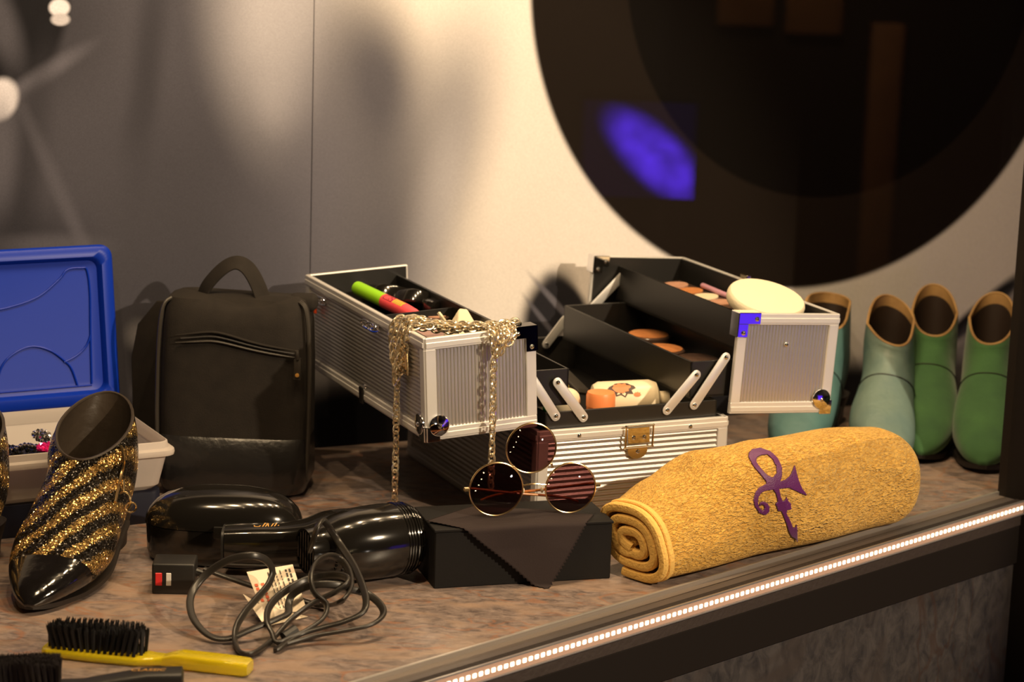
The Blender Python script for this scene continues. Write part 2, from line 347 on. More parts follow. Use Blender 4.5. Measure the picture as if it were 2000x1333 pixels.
# ------------------------------------------------------------------ setting: wall with printed mural, counter, track, glass
PHI = 0.428587
EX, EY = V((math.cos(PHI), math.sin(PHI), 0)), V((-math.sin(PHI), math.cos(PHI), 0))
WALL_D = 2.548                       # wall plane: EY . p = WALL_D ; mural coordinates: x = EX . p, z
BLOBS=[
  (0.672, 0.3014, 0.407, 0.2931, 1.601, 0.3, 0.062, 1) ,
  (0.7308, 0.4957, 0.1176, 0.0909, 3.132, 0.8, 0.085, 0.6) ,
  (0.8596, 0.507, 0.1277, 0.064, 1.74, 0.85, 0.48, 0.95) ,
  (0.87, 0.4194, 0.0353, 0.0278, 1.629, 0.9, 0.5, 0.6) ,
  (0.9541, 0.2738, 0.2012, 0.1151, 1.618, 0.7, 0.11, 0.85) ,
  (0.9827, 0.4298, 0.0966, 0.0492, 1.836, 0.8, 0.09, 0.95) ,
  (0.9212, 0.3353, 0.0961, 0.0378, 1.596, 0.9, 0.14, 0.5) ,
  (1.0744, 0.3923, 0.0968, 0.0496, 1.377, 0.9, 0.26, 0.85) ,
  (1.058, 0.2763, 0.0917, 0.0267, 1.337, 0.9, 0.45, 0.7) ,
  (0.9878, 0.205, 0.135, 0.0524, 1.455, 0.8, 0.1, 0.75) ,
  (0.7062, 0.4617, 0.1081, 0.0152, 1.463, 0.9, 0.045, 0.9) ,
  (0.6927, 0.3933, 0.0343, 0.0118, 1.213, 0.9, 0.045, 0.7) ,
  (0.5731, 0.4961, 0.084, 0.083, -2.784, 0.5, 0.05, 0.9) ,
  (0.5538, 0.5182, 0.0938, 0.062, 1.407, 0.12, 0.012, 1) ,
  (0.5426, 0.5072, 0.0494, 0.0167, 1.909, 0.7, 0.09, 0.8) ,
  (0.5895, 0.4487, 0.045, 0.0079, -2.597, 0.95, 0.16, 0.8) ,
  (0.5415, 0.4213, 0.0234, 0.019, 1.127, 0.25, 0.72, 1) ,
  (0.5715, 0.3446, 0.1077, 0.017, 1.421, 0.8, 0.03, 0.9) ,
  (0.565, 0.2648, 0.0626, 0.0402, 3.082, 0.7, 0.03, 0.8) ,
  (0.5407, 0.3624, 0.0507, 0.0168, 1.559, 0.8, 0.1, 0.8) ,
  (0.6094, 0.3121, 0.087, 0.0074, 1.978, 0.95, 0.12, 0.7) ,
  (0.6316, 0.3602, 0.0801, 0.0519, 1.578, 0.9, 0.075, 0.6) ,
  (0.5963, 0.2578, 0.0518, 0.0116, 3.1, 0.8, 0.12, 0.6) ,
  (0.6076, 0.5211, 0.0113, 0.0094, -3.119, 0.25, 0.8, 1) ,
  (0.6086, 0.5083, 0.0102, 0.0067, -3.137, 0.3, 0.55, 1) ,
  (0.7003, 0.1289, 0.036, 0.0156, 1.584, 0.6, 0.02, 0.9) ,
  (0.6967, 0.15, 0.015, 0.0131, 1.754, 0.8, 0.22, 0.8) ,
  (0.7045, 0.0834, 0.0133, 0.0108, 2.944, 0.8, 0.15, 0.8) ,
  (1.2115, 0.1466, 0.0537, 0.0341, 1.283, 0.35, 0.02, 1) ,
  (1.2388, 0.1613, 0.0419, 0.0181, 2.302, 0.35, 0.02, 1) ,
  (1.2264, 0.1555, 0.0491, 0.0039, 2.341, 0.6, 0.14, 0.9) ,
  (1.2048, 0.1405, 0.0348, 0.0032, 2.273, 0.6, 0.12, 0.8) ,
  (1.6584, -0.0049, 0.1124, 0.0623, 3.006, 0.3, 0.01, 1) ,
  (0.979, 0.0112, 0.1706, 0.0701, 3.114, 0.35, 0.008, 1) ,  # shade under the left tray, painted into the mural
  (1.2737, 0.009, 0.2995, 0.0665, 3.128, 0.3, 0.012, 1) ,  # wall-foot shade painted in as a dark band
  (0.7136, 0.0006, 0.1821, 0.0553, 3.124, 0.4, 0.02, 0.9) ,  # left end of the painted shade band
  (1.8523, 0.0101, 0.2497, 0.0502, 3.127, 0.4, 0.012, 0.9) ,  # right end of the painted shade band
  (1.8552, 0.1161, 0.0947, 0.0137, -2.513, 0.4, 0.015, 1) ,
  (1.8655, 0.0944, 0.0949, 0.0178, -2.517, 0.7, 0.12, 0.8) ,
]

def mural_mat():
    m, nt, b = nodes('printed_mural'); L = nt.links.new
    tc = N(nt, 'ShaderNodeTexCoord'); col = None
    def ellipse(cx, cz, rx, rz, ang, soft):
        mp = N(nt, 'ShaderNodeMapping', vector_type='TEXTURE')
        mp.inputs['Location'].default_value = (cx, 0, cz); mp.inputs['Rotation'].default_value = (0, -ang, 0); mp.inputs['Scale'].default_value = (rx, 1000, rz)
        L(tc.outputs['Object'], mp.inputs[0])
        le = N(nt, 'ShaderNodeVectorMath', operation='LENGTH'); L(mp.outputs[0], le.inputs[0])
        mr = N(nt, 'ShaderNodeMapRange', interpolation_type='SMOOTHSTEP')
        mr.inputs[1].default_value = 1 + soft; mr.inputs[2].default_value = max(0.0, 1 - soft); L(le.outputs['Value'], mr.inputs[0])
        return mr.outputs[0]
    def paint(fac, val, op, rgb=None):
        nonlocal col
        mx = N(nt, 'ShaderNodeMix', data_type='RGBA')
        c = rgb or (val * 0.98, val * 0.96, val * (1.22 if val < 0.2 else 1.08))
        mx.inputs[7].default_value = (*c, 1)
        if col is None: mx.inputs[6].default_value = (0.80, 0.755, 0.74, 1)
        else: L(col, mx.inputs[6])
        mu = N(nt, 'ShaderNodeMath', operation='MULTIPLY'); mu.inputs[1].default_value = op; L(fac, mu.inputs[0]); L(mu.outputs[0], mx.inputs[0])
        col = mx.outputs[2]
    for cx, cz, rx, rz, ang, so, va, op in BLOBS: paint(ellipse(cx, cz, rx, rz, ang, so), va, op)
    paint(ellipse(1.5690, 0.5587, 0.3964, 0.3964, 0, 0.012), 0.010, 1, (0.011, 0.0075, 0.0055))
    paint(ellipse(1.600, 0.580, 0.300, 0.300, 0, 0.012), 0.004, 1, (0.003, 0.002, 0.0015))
    gr = N(nt, 'ShaderNodeTexNoise'); gr.inputs['Scale'].default_value = 700; L(tc.outputs['Object'], gr.inputs['Vector'])
    hs = N(nt, 'ShaderNodeMapRange'); hs.inputs[3].default_value = 0.82; hs.inputs[4].default_value = 1.18; L(gr.outputs['Fac'], hs.inputs[0])
    ml = N(nt, 'ShaderNodeVectorMath', operation='SCALE'); L(col, ml.inputs[0]); L(hs.outputs[0], ml.inputs['Scale'])
    L(ml.outputs[0], b.inputs['Base Color']); b.inputs['Roughness'].default_value = 0.6; b.inputs['Specular IOR Level'].default_value = 0.06
    return m
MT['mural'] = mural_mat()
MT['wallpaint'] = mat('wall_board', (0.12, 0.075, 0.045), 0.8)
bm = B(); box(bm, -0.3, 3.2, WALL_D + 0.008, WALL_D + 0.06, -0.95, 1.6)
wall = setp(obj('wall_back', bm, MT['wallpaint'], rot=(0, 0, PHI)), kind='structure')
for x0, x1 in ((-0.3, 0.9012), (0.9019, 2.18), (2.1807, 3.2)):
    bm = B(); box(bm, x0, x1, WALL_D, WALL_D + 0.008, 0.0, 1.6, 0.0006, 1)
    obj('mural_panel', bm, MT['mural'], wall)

EA, ET, EN = V((-0.108, 1.929, 0)), V((0.7094, 0.7048, 0)), V((0.7048, -0.7094, 0))
EYAW = math.atan2(ET.y, ET.x)
def E(s, n=0, z=0): return EA + ET * s + EN * n + V((0, 0, z))
# counter: slab, fascia, lower front panel, glass track
ct = thing('display_counter', 'brown stone-patterned display counter carrying all the exhibits', 'counter', (0, 0, 0))
def wl(s, d=0): return EX * s + EY * (WALL_D - d)
poly = [E(-0.95), E(1.35), wl(2.6), wl(0.05)]
bm = B(); prism(bm, [(p.x, p.y) for p in poly], -0.035, 0.0); obj('countertop', bm, MT['stone'], ct, ang=None)
me = M.LocRotScale(EA, Euler((0, 0, EYAW)), None)      # edge frame: x along the edge, -y outward
def edge_part(name, mat_, s0, s1, n0, n1, z0, z1, parent, bev=0.0006):
    bm = B(); box(bm, s0, s1, -n1, -n0, z0, z1, bev, 1, me); return obj(name, bm, mat_, parent)
edge_part('track_lip', MT['track_alu'], -0.95, 1.35, 0.0, 0.0035, -0.03, 0.0035, ct)
edge_part('track_channel', MT['track_floor'], -0.95, 1.35, 0.0035, 0.026, -0.03, -0.001, ct)
edge_part('track_gasket', MT['gasket'], -0.95, 1.35, 0.026, 0.035, -0.03, 0.0, ct, 0.001)
edge_part('fascia', MT['soffit'], -0.95, 1.35, 0.0, 0.034, -0.075, -0.03, ct)
edge_part('front_panel', MT['stone_dark'], -0.95, 1.35, 0.0, 0.030, -0.93, -0.075, ct)
# LED strip
ls = thing('led_strip', 'lit LED strip running along the counter front edge', 'light strip', tuple(EA), EYAW)
bm = B(); box(bm, -0.95, 0.945, -0.0375, -0.035, -0.0155, 0.0005, 0.0005, 1); obj('backing', bm, MT['track_alu'], ls)
bm = B(); box(bm, -0.95, 0.945, -0.0395, -0.0375, -0.0005, 0.0012, 0.0004, 1); obj('upper_lip', bm, MT['track_alu'], ls)
bm = B(); box(bm, -0.95, 0.945, -0.0395, -0.0375, -0.0155, -0.0138, 0.0004, 1); obj('lower_lip', bm, MT['track_alu'], ls)
bm = B(); box(bm, -0.95, 0.945, -0.0378, -0.0375, -0.0135, -0.001); obj('tape', bm, MT['led_tape'], ls)
bm = B(); box(bm, -0.0024, 0.0024, -0.0008, 0.0, -0.0021, 0.0021, 0.0006, 1); led = obj('led', bm, MT['led'], ls, (-0.94, -0.0378, -0.0072))
s = -0.94 + 0.0078
while s < 0.94:
    c = copy(led, ls); c.location = (s, -0.0378, -0.0072); s += 0.0078
# glass pane standing in the track
bm = B(); box(bm, -0.95, 1.35, -0.018, -0.012, -0.001, 1.45)
setp(obj('window_1', bm, MT['glass'], None, tuple(EA), (0, 0, EYAW), ang=None), kind='structure')
# dark upright of the case front
bm = B(); box(bm, 0.945, 1.02, -0.055, -0.0, -0.95, 1.5, 0.003)
setp(obj('trim_1', bm, MT['frame'], None, tuple(EA), (0, 0, EYAW)), kind='structure')
# the room on the visitors' side
MT['carpet'] = mat('dark_carpet', (0.02, 0.016, 0.014), 0.95, bump=(200, 0.4))
bm = B(); box(bm, -3.5, 6.0, -4.0, 4.8, -0.99, -0.95); setp(obj('floor', bm, MT['carpet'], ang=None), kind='structure')
MT['roomwall'] = mat('dark_room_wall', (0.02, 0.015, 0.012), 0.85)
bm = B(); box(bm, 5.6, 5.7, -4.0, 4.8, -0.95, 2.0); setp(obj('wall_right', bm, MT['roomwall'], ang=None), kind='structure')
MT['wood'] = mat('brown_door_wood', (0.30, 0.13, 0.05), 0.6, var=(6, (0.22, 0.09, 0.035)))
dr = obj('door_1', (lambda b_: (box(b_, 5.55, 5.6, 2.45, 3.6, -0.95, 1.2), b_)[1])(B()), MT['frame'], ang=None); setp(dr, kind='structure')
for y0, y1, z0, z1 in ((2.60, 2.78, 0.16, 1.1), (2.82, 3.0, 0.14, 1.1), (3.10, 3.20, -0.80, 0.18)):
    bm = B(); box(bm, 5.52, 5.55, y0, y1, z0, z1, 0.004); obj('door_panel', bm, MT['wood'], dr)
spot('door_fill_spot', (4.4, 2.4, 1.8), (5.6, 2.9, 0.1), 190, WARM, 60, 0.5)  # added lamp, brightens the door so its reflection shows in the glass
# screens across the aisle, mirrored in the glass and in the chrome fittings
MT['screen'] = emis('blue_screen', (0.10, 0.02, 1.0), 1.3)
def screen_picture():      # violet picture fading from a bright patch to dark
    m, nt, b = nodes('violet_screen_picture'); tc = N(nt, 'ShaderNodeTexCoord'); b.inputs['Base Color'].default_value = (0.01, 0.01, 0.01, 1)
    gr = N(nt, 'ShaderNodeTexNoise'); gr.inputs['Scale'].default_value = 22; nt.links.new(tc.outputs['Object'], gr.inputs['Vector'])
    mp = N(nt, 'ShaderNodeMapping', vector_type='TEXTURE'); mp.inputs['Location'].default_value = (-0.035, 0, 1.062); mp.inputs['Rotation'].default_value = (0, -0.72, 0); mp.inputs['Scale'].default_value = (0.125, 1000, 0.052)
    nt.links.new(tc.outputs['Object'], mp.inputs[0]); le = N(nt, 'ShaderNodeVectorMath', operation='LENGTH'); nt.links.new(mp.outputs[0], le.inputs[0])
    mr = N(nt, 'ShaderNodeMapRange', interpolation_type='SMOOTHSTEP'); mr.inputs[1].default_value = 1.25; mr.inputs[2].default_value = 0.5; nt.links.new(le.outputs['Value'], mr.inputs[0])
    mu = N(nt, 'ShaderNodeMath', operation='MULTIPLY'); nt.links.new(mr.outputs[0], mu.inputs[0]); nt.links.new(gr.outputs['Fac'], mu.inputs[1])
    m2 = N(nt, 'ShaderNodeMath', operation='MULTIPLY_ADD'); m2.inputs[1].default_value = 17.0; m2.inputs[2].default_value = 0.10; nt.links.new(mu.outputs[0], m2.inputs[0])
    b.inputs['Emission Color'].default_value = (0.11, 0.03, 1.0, 1); nt.links.new(m2.outputs[0], b.inputs['Emission Strength'])
    return m
MT['screen_small'] = screen_picture()
def screen(label, loc, yaw, wd, ht, m_):
    t = thing('video_screen', label, 'screen', (loc[0], loc[1], -0.95), yaw)
    z = loc[2] + 0.95
    bm = B(); box(bm, -wd / 2 - 0.012, wd / 2 + 0.012, 0.002, 0.04, z - ht / 2 - 0.012, z + ht / 2 + 0.012, 0.004); obj('housing', bm, MT['blackmat'], t)
    bm = B(); box(bm, -wd / 2, wd / 2, -0.001, 0.003, z - ht / 2, z + ht / 2); obj('display', bm, m_, t)
    bm = B(); box(bm, -0.03, 0.03, 0.01, 0.035, 0.02, z, 0.003); obj('pole', bm, MT['blackmat'], t)
    bm = B(); box(bm, -0.16, 0.16, -0.12, 0.16, 0.0, 0.02, 0.004); obj('foot', bm, MT['blackmat'], t)
    return t
screen('small blue-lit screen on a stand across the aisle, mirrored in the glass', (2.59, 2.235, 0.125), -PI / 2, 0.22, 0.19, MT['screen_small'])
screen('large blue-lit screen low across the aisle, mirrored in chrome corners', (2.55, 0.68, -0.42), -PI / 2 - 0.72, 0.52, 0.62, MT['screen'])

# bulbs and a white globe added behind the viewer to dot the sunglass lenses
lb = thing('lens_dot_bulbs', 'added slanting row of six warm bulbs making dots in the sunglasses', 'lamp', (0.81, -0.64, -0.95))
MT['bulb'] = emis('warm_bulb', (1.0, 0.75, 0.42), 60.0); MT['bulbw'] = emis('white_bulb', (1.0, 0.93, 0.85), 60.0)
bm = B(); tube(bm, [V((0, -0.03, 0)), V((0.42, 0.14, 1.35))], 0.012, 8); obj('rail', bm, MT['blackmat'], lb)
bl = None
for k in range(6):
    p = V((0.02, 0.01, 0.18)).lerp(V((0.36, 0.14, 1.12)), k / 5) + V((0, 0.02, 0))
    if bl is None:
        bm = B(); bmesh.ops.create_icosphere(bm, subdivisions=2, radius=0.02); bl = obj('bulb', bm, MT['bulb'], lb, p)
    else: c = copy(bl, lb); c.location = p
lp = thing('lens_glint_lamp', 'added white globe behind the viewer making a glint in the sunglasses', 'lamp', (1.8, -0.15, -0.95))
bm = B(); lathe(bm, [(0.12, 0), (0.12, 0.015), (0.012, 0.02), (0.012, 0.57)], 24); obj('stand', bm, MT['blackmat'], lp)
bm = B(); bmesh.ops.create_icosphere(bm, subdivisions=3, radius=0.032, matrix=T_((0, 0, 0.60))); obj('globe', bm, MT['bulbw'], lp)

# ------------------------------------------------------------------ open aluminium make-up case
O = V((0.030802, 2.355300, 0)); CM = M.LocRotScale(O, Euler((0, 0, PHI)), None)
def cw(x, y, z): return CM @ V((x, y, z))
case = thing('makeup_case', 'open aluminium make-up case with trays swung out to both sides', 'make-up case', tuple(O), PHI)
def uvw(origin, face):
    ax = {'front': ((1, 0, 0), (0, 0, 1), (0, -1, 0)), 'left': ((0, -1, 0), (0, 0, 1), (-1, 0, 0)), 'right': ((0, 1, 0), (0, 0, 1), (1, 0, 0)), 'back': ((-1, 0, 0), (0, 0, 1), (0, 1, 0))}[face]
    u, v, w_ = ax
    return M(((u[0], v[0], w_[0], origin[0]), (u[1], v[1], w_[1], origin[1]), (u[2], v[2], w_[2], origin[2]), (0, 0, 0, 1)))
def corrugated(wd, ht, pitch, vertical, mtx, w0=-0.0012, amp=0.0012):
    bm = B(); n = max(2, int(round((wd if vertical else ht) / pitch))); span = wd if vertical else ht
    prof = []
    for i in range(n):
        for k, a in ((0.0, 0), (0.12, 0), (0.22, 0.6), (0.40, 1), (0.60, 1), (0.78, 0.6), (0.88, 0)): prof.append(((i + k) * span / n, w0 + amp * a))
    prof.append((span, w0))
    for (a, wa), (b_, wb) in zip(prof[:-1], prof[1:]):
        if vertical: q = [(a, 0, wa), (b_, 0, wb), (b_, ht, wb), (a, ht, wa)]
        else: q = [(0, a, wa), (wd, a, wa), (wd, b_, wb), (0, b_, wb)]
        bm.faces.new([bm.verts.new(mtx @ V(p)) for p in q])
    bmesh.ops.remove_doubles(bm, verts=bm.verts, dist=1e-6)
    return bm
def rail_bm(u0, u1, v0, v1, mtx, horiz=True):
    bm = B(); box(bm, u0, u1, v0, v1, -0.004, 0.0016, 0.0007, 1, mtx)
    if horiz: box(bm, u0 + 0.0004, u1 - 0.0004, v0 + (v1 - v0) * 0.18, v0 + (v1 - v0) * 0.62, 0.001, 0.0026, 0.0005, 1, mtx)
    return bm
def panel_set(part, mtx, W, H, vertical, pitch, rw=0.0125, pw=0.0115):
    obj('rail', rail_bm(0, W, H - rw, H, mtx), MT['alu'], part)
    obj('rail', rail_bm(0, W, 0, rw, mtx), MT['alu'], part)
    obj('corner_post', rail_bm(0, pw, rw * 0.98, H - rw * 0.98, mtx, False), MT['alu'], part)
    obj('corner_post', rail_bm(W - pw, W, rw * 0.98, H - rw * 0.98, mtx, False), MT['alu'], part)
    obj('ribbed_panel', corrugated(W - 2 * pw, H - 2 * rw, pitch, vertical, mtx @ T_((pw, rw, 0))), MT['alurib'], part, ang=60)
def rivet_bm(r=0.0026):
    bm = B(); lathe(bm, [(r, 0), (r, 0.0004), (r * 0.85, 0.0012), (r * 0.45, 0.0018), (0.0001, 0.002)], 14, None, True, True); return bm
RIV = None
def rivet(part, mtx, u, v, w_=0.0026, sc=1.0):
    global RIV
    m = mtx @ T_((u, v, w_)) @ M.Scale(sc, 4)
    if RIV is None: RIV = obj('rivet', rivet_bm(), MT['chrome'], part, mtx=m); return RIV
    return copy(RIV, part, m)
def disc_corner(part, mtx, cu, cv, su, sv):     # bright rounded corner fitting, (cu,cv) the corner, su/sv inward signs
    bm = B()
    lathe(bm, [(0.0112, 0), (0.0112, 0.0012), (0.0105, 0.0019), (0.006, 0.0026), (0.0001, 0.0029)], 28, mtx @ T_((cu + su * 0.0125, cv + sv * 0.0155, 0.0022)))
    x0, x1 = sorted((cu - su * 0.0012, cu + su * 0.0135)); y0, y1 = sorted((cv - sv * 0.0012, cv + sv * 0.0145))
    box(bm, x0, x1, y0, y1, 0.0018, 0.0036, 0.0006, 1, mtx)
    x0, x1 = sorted((cu - su * 0.0014, cu)); box(bm, x0, x1, y0, y1, -0.016, 0.0030, 0.0004, 1, mtx)
    obj('chrome_corner', bm, MT['chrome'], part)
    rivet(part, mtx, cu + su * 0.0125, cv + sv * 0.0155, 0.0046)
def ell_corner(part, mtx, cu, cv, su, sv, a=0.0245, t=0.0115, mt='chrome'):
    def R(u0, u1, v0, v1, w0, w1):
        x0, x1 = sorted((cu + su * u0, cu + su * u1)); y0, y1 = sorted((cv + sv * v0, cv + sv * v1)); box(bm, x0, x1, y0, y1, w0, w1, 0.0006, 1, mtx)
    bm = B(); R(-0.001, a, -0.001, t, 0.0015, 0.0034); R(-0.001, t, t - 0.0005, a, 0.0015, 0.0034)
    R(-0.001, a, -0.0012, 0.0004, -0.014, 0.0034); R(-0.0014, 0.0, -0.001, a, -0.014, 0.0034)
    obj('chrome_corner', bm, MT[mt], part)
    rivet(part, mtx, cu + su * (a - 0.005), cv + sv * t * 0.5, 0.0034); rivet(part, mtx, cu + su * t * 0.5, cv + sv * (a - 0.005), 0.0034)

# base box
BW, BL, BH = 0.224, 0.3591, 0.1168
bm = B(); t = 0.003
for a in ((0.010, BW - 0.010, 0.006, 0.006 + t), (0.010, BW - 0.010, BL - 0.009, BL - 0.006), (0.010, 0.010 + t, 0.006, BL - 0.006), (BW - 0.013, BW - 0.010, 0.006, BL - 0.006)):
    box(bm, a[0], a[1], a[2], a[3], 0.004, 0.1345, 0.0006, 1)
box(bm, 0.010, BW - 0.010, 0.006, BL - 0.006, 0.090, 0.094)
box(bm, 0.003, BW - 0.003, 0.003, BL - 0.003, 0.0, 0.006)
for a in ((0.002, 0.010, 0.002, BL - 0.002), (BW - 0.010, BW - 0.002, 0.002, BL - 0.002), (0.01, BW - 0.01, 0.002, 0.006), (0.01, BW - 0.01, BL - 0.006, BL - 0.002)):
    box(bm, a[0], a[1], a[2], a[3], 0.005, BH - 0.0005)
base = obj('base_box', bm, MT['liner'], case)
mf = uvw((0, 0, 0), 'front')
panel_set(base, mf, BW, BH, False, 0.0056)
panel_set(base, uvw((0, BL, 0), 'left'), BL, BH, False, 0.0056)
panel_set(base, uvw((BW, 0, 0), 'right'), BL, BH, False, 0.0056)
panel_set(base, uvw((BW, BL, 0), 'back'), BW, BH, False, 0.0056)
rivet(base, mf, 0.046, 0.1095, 0.0024); rivet(base, mf, 0.178, 0.1095, 0.0024)
# latch
bm = B(); box(bm, -0.013, 0.013, -0.0085, 0.0085, -0.001, 0.0016, 0.0004, 1, mf @ T_((0.115, 0.105, 0.0036)) @ R_(-0.10, 'X')); lt = obj('latch', bm, MT['chrome'], case)
bm = B(); pts = [mf @ V(p) for p in ((0.099, 0.094, 0.006), (0.099, 0.1145, 0.0065), (0.1005, 0.116, 0.0065), (0.1295, 0.116, 0.0065), (0.131, 0.1145, 0.0065), (0.131, 0.094, 0.006), (0.1295, 0.0925, 0.006), (0.1005, 0.0925, 0.006))]
tube(bm, cr(pts, 5, True), 0.0011, 8, True); obj('latch_ring', bm, MT['goldpale'], lt)
bm = B(); half = [(0.1035 + 0.0, 0.093), (0.1265, 0.093)] + [(0.115 + 0.0115 * math.cos(-PI * k / 12), 0.088 + 0.0085 * math.sin(-PI * k / 12)) for k in range(13)]
prism(bm, half, 0.0022, 0.0042, mf, 0.0004); obj('latch_tab', bm, MT['brass'], lt)
for u, v in ((0.109, 0.103), (0.1215, 0.103), (0.115, 0.0875)): rivet(lt, mf, u, v, 0.0045 if v > 0.09 else 0.004)

# swung-out lid halves
def lid(origin, tilt, W, L, H, outer, inset, wall_h, wall_top):
    bm = B(); t = 0.003
    # core boards of front, back and outer side (dark inside)
    box(bm, 0.003, W - 0.003, 0.0035, 0.0065, 0.004, H - 0.001); box(bm, 0.003, W - 0.003, L - 0.0065, L - 0.0035, 0.004, H - 0.001)
    if outer == 0: box(bm, 0.0035, 0.0065, 0.003, L - 0.003, 0.004, H - 0.001); xi = W - inset; box(bm, xi - t, xi, 0.0065, L - 0.0065, wall_top - wall_h, wall_top); box(bm, 0.0065, xi, 0.0065, L - 0.0065, wall_top - wall_h, wall_top - wall_h + t)
    else: box(bm, W - 0.0065, W - 0.0035, 0.003, L - 0.003, 0.004, H - 0.001); xi = inset; box(bm, xi, xi + t, 0.0065, L - 0.0065, wall_top - wall_h, wall_top); box(bm, xi, W - 0.0065, 0.0065, L - 0.0065, wall_top - wall_h, wall_top - wall_h + t)
    p = obj('lid_tray', bm, MT['liner'], case, origin, (0, -tilt, 0))
    fm = uvw((0, 0, 0), 'front')
    panel_set(p, fm, W, H, True, 0.0039)
    panel_set(p, uvw((W, L, 0), 'back'), W, H, True, 0.0039)
    if outer == 0: sm = uvw((0, L, 0), 'left')
    else: sm = uvw((W, 0, 0), 'right')
    panel_set(p, sm, L, H, False, 0.0043)
    return p, fm, sm
WL, LL, HL = 0.1229, 0.3591, 0.1074
lidL, fl, sl = lid((-0.1245, 0.001, 0.1155), 0.0546, WL, LL, HL, 0, 0.012, 0.040, HL - 0.010)
disc_corner(lidL, fl, 0, 0, 1, 1)
ell_corner(lidL, fl, WL, HL, -1, -1, 0.026, mt='chrome_dark_refl')
disc_corner(lidL, uvw((0, LL, 0), 'left'), LL, 0, -1, 1)
bm = B(); box(bm, 0.0065, WL - 0.014, 0.185, 0.1875, HL - 0.045, HL - 0.016); obj('divider', bm, MT['liner'], lidL)
WR, LR, HR = 0.1257, 0.3588, 0.1103
lidR, fr_, sr = lid((0.2249, -0.001, 0.1200), -0.0583, WR, LR, HR, 1, 0.034, 0.042, HR - 0.011)
ell_corner(lidR, fr_, 0, HR, 1, -1, 0.026)
disc_corner(lidR, fr_, WR, 0, -1, 1)
rivet(lidR, fr_, 0.062, HR - 0.034, 0.001); rivet(lidR, uvw((0, LR - 0.0065, 0), 'front'), 0.075, HR - 0.03, 0.0)
ell_corner(lidR, uvw((0, LR - 0.0065, 0), 'front'), 0, HR, 1, -1, 0.02)
bm = B(); box(bm, 0.20, 0.216, HR - 0.004, HR + 0.006, -0.002, 0.004, 0.001, 1, sr); obj('catch', bm, MT['goldpale'], lidR)
# fittings on the left lid's long side
def ring_on(part, mtx, u, v, mat_):
    bm = B()
    for k, (du, r) in enumerate(((0.0, 0.0085), (0.016, 0.0085))):
        tube(bm, [mtx @ V((u + du + r * math.cos(a) * 1.2, v + r * math.sin(a) * 0.55, 0.003 + 0.007 * abs(math.sin(a / 2 + 0.3)))) for a in [2 * PI * q / 22 for q in range(22)]], 0.0011, 7, True)
    box(bm, u + 0.004, u + 0.022, v - 0.003, v + 0.003, 0.002, 0.0035, 0.0006, 1, mtx)
    obj('strap_ring', bm, mat_, part)
for yy, zz in ((0.300, 0.0905), (0.137, 0.0935)): ring_on(lidL, sl, LL - yy - 0.008, zz, MT['chrome'])
bm = B(); pts = [sl @ V((LL - 0.052 + a, 0.075 + b_, 0.006)) for a, b_ in ((0, 0.012), (0.016, 0.012), (0.018, 0.010), (0.018, -0.010), (0.016, -0.012), (0, -0.012), (-0.002, -0.01), (-0.002, 0.01))]
tube(bm, cr(pts, 4, True), 0.0012, 7, True); box(bm, LL - 0.049, LL - 0.039, 0.066, 0.086, 0.002, 0.006, 0.001, 1, sl); obj('side_latch', bm, MT['goldpale'], lidL)
bm = B(); box(bm, LL - 0.186, LL - 0.176, -0.002, 0.016, 0.002, 0.0045, 0.0006, 1, sl); obj('hinge_tab', bm, MT['liner'], lidL); rivet(lidL, sl, LL - 0.174, 0.018, 0.001)
bm = B(); box(bm, LL - 0.325, LL - 0.318, 0.070, 0.088, 0.003, 0.006, 0.0008, 1, sl); setp(obj('strap_tab', bm, MT['redtag'], lidL), 'red strap tab')
bm = B(); box(bm, LL - 0.33, LL - 0.312, 0.088, 0.092, 0.003, 0.006, 0.0008, 1, sl); obj('strap_hook', bm, MT['gold'], lidL)
# inner trays
def inner(name, x0, x1, y0, y1, z0, z1):
    bm = B(); t = 0.0025
    box(bm, x0, x1, y0, y1, z0, z0 + t); box(bm, x0, x0 + t, y0, y1, z0, z1, 0.0004, 1); box(bm, x1 - t, x1, y0, y1, z0, z1, 0.0004, 1)
    box(bm, x0, x1, y0, y0 + t, z0, z1, 0.0004, 1); box(bm, x0, x1, y1 - t, y1, z0, z1, 0.0004, 1)
    return obj(name, bm, MT['liner'], case)
inner('inner_tray', 0.182, 0.2935, 0.0095, 0.3265, 0.1375, 0.1775)
inner('inner_tray', -0.070, 0.037, 0.0095, 0.3265, 0.1405, 0.1795)
# folding arms, front and back
def arm(p, q, y, wd=0.0105, th=0.0016):
    p, q = V((p[0], y, p[1])), V((q[0], y, q[1])); d = (q - p); L = d.length; ang = math.atan2(d.z, d.x)
    out = [(L / 2 + (wd / 2) * math.cos(a), (wd / 2) * math.sin(a)) for a in [-PI / 2 + PI * k / 8 for k in range(9)]] + [(-L / 2 + (wd / 2) * math.cos(a), (wd / 2) * math.sin(a)) for a in [PI / 2 + PI * k / 8 for k in range(9)]]
    mt = T_((p + q) / 2) @ R_(-ang, 'Y') @ R_(PI / 2, 'X')
    bm = B(); prism(bm, out, -th / 2, th / 2, mt, 0.0003); a = obj('folding_arm', bm, MT['steel'], case)
    for e in (-1, 1): rivet(a, mt, e * L / 2, 0, th / 2, 1.05)
arm((0.0215, 0.1667), (0.0530, 0.1272), 0.0040); arm((-0.0071, 0.1713), (0.0208, 0.1307), 0.0040)
arm((0.1855, 0.1644), (0.1522, 0.1279), 0.0040); arm((0.2205, 0.1815), (0.1848, 0.1313), 0.0040)
arm((0.2714, 0.2092), (0.2300, 0.1700), 0.345); arm((0.1927, 0.1558), (0.1690, 0.1270), 0.345)

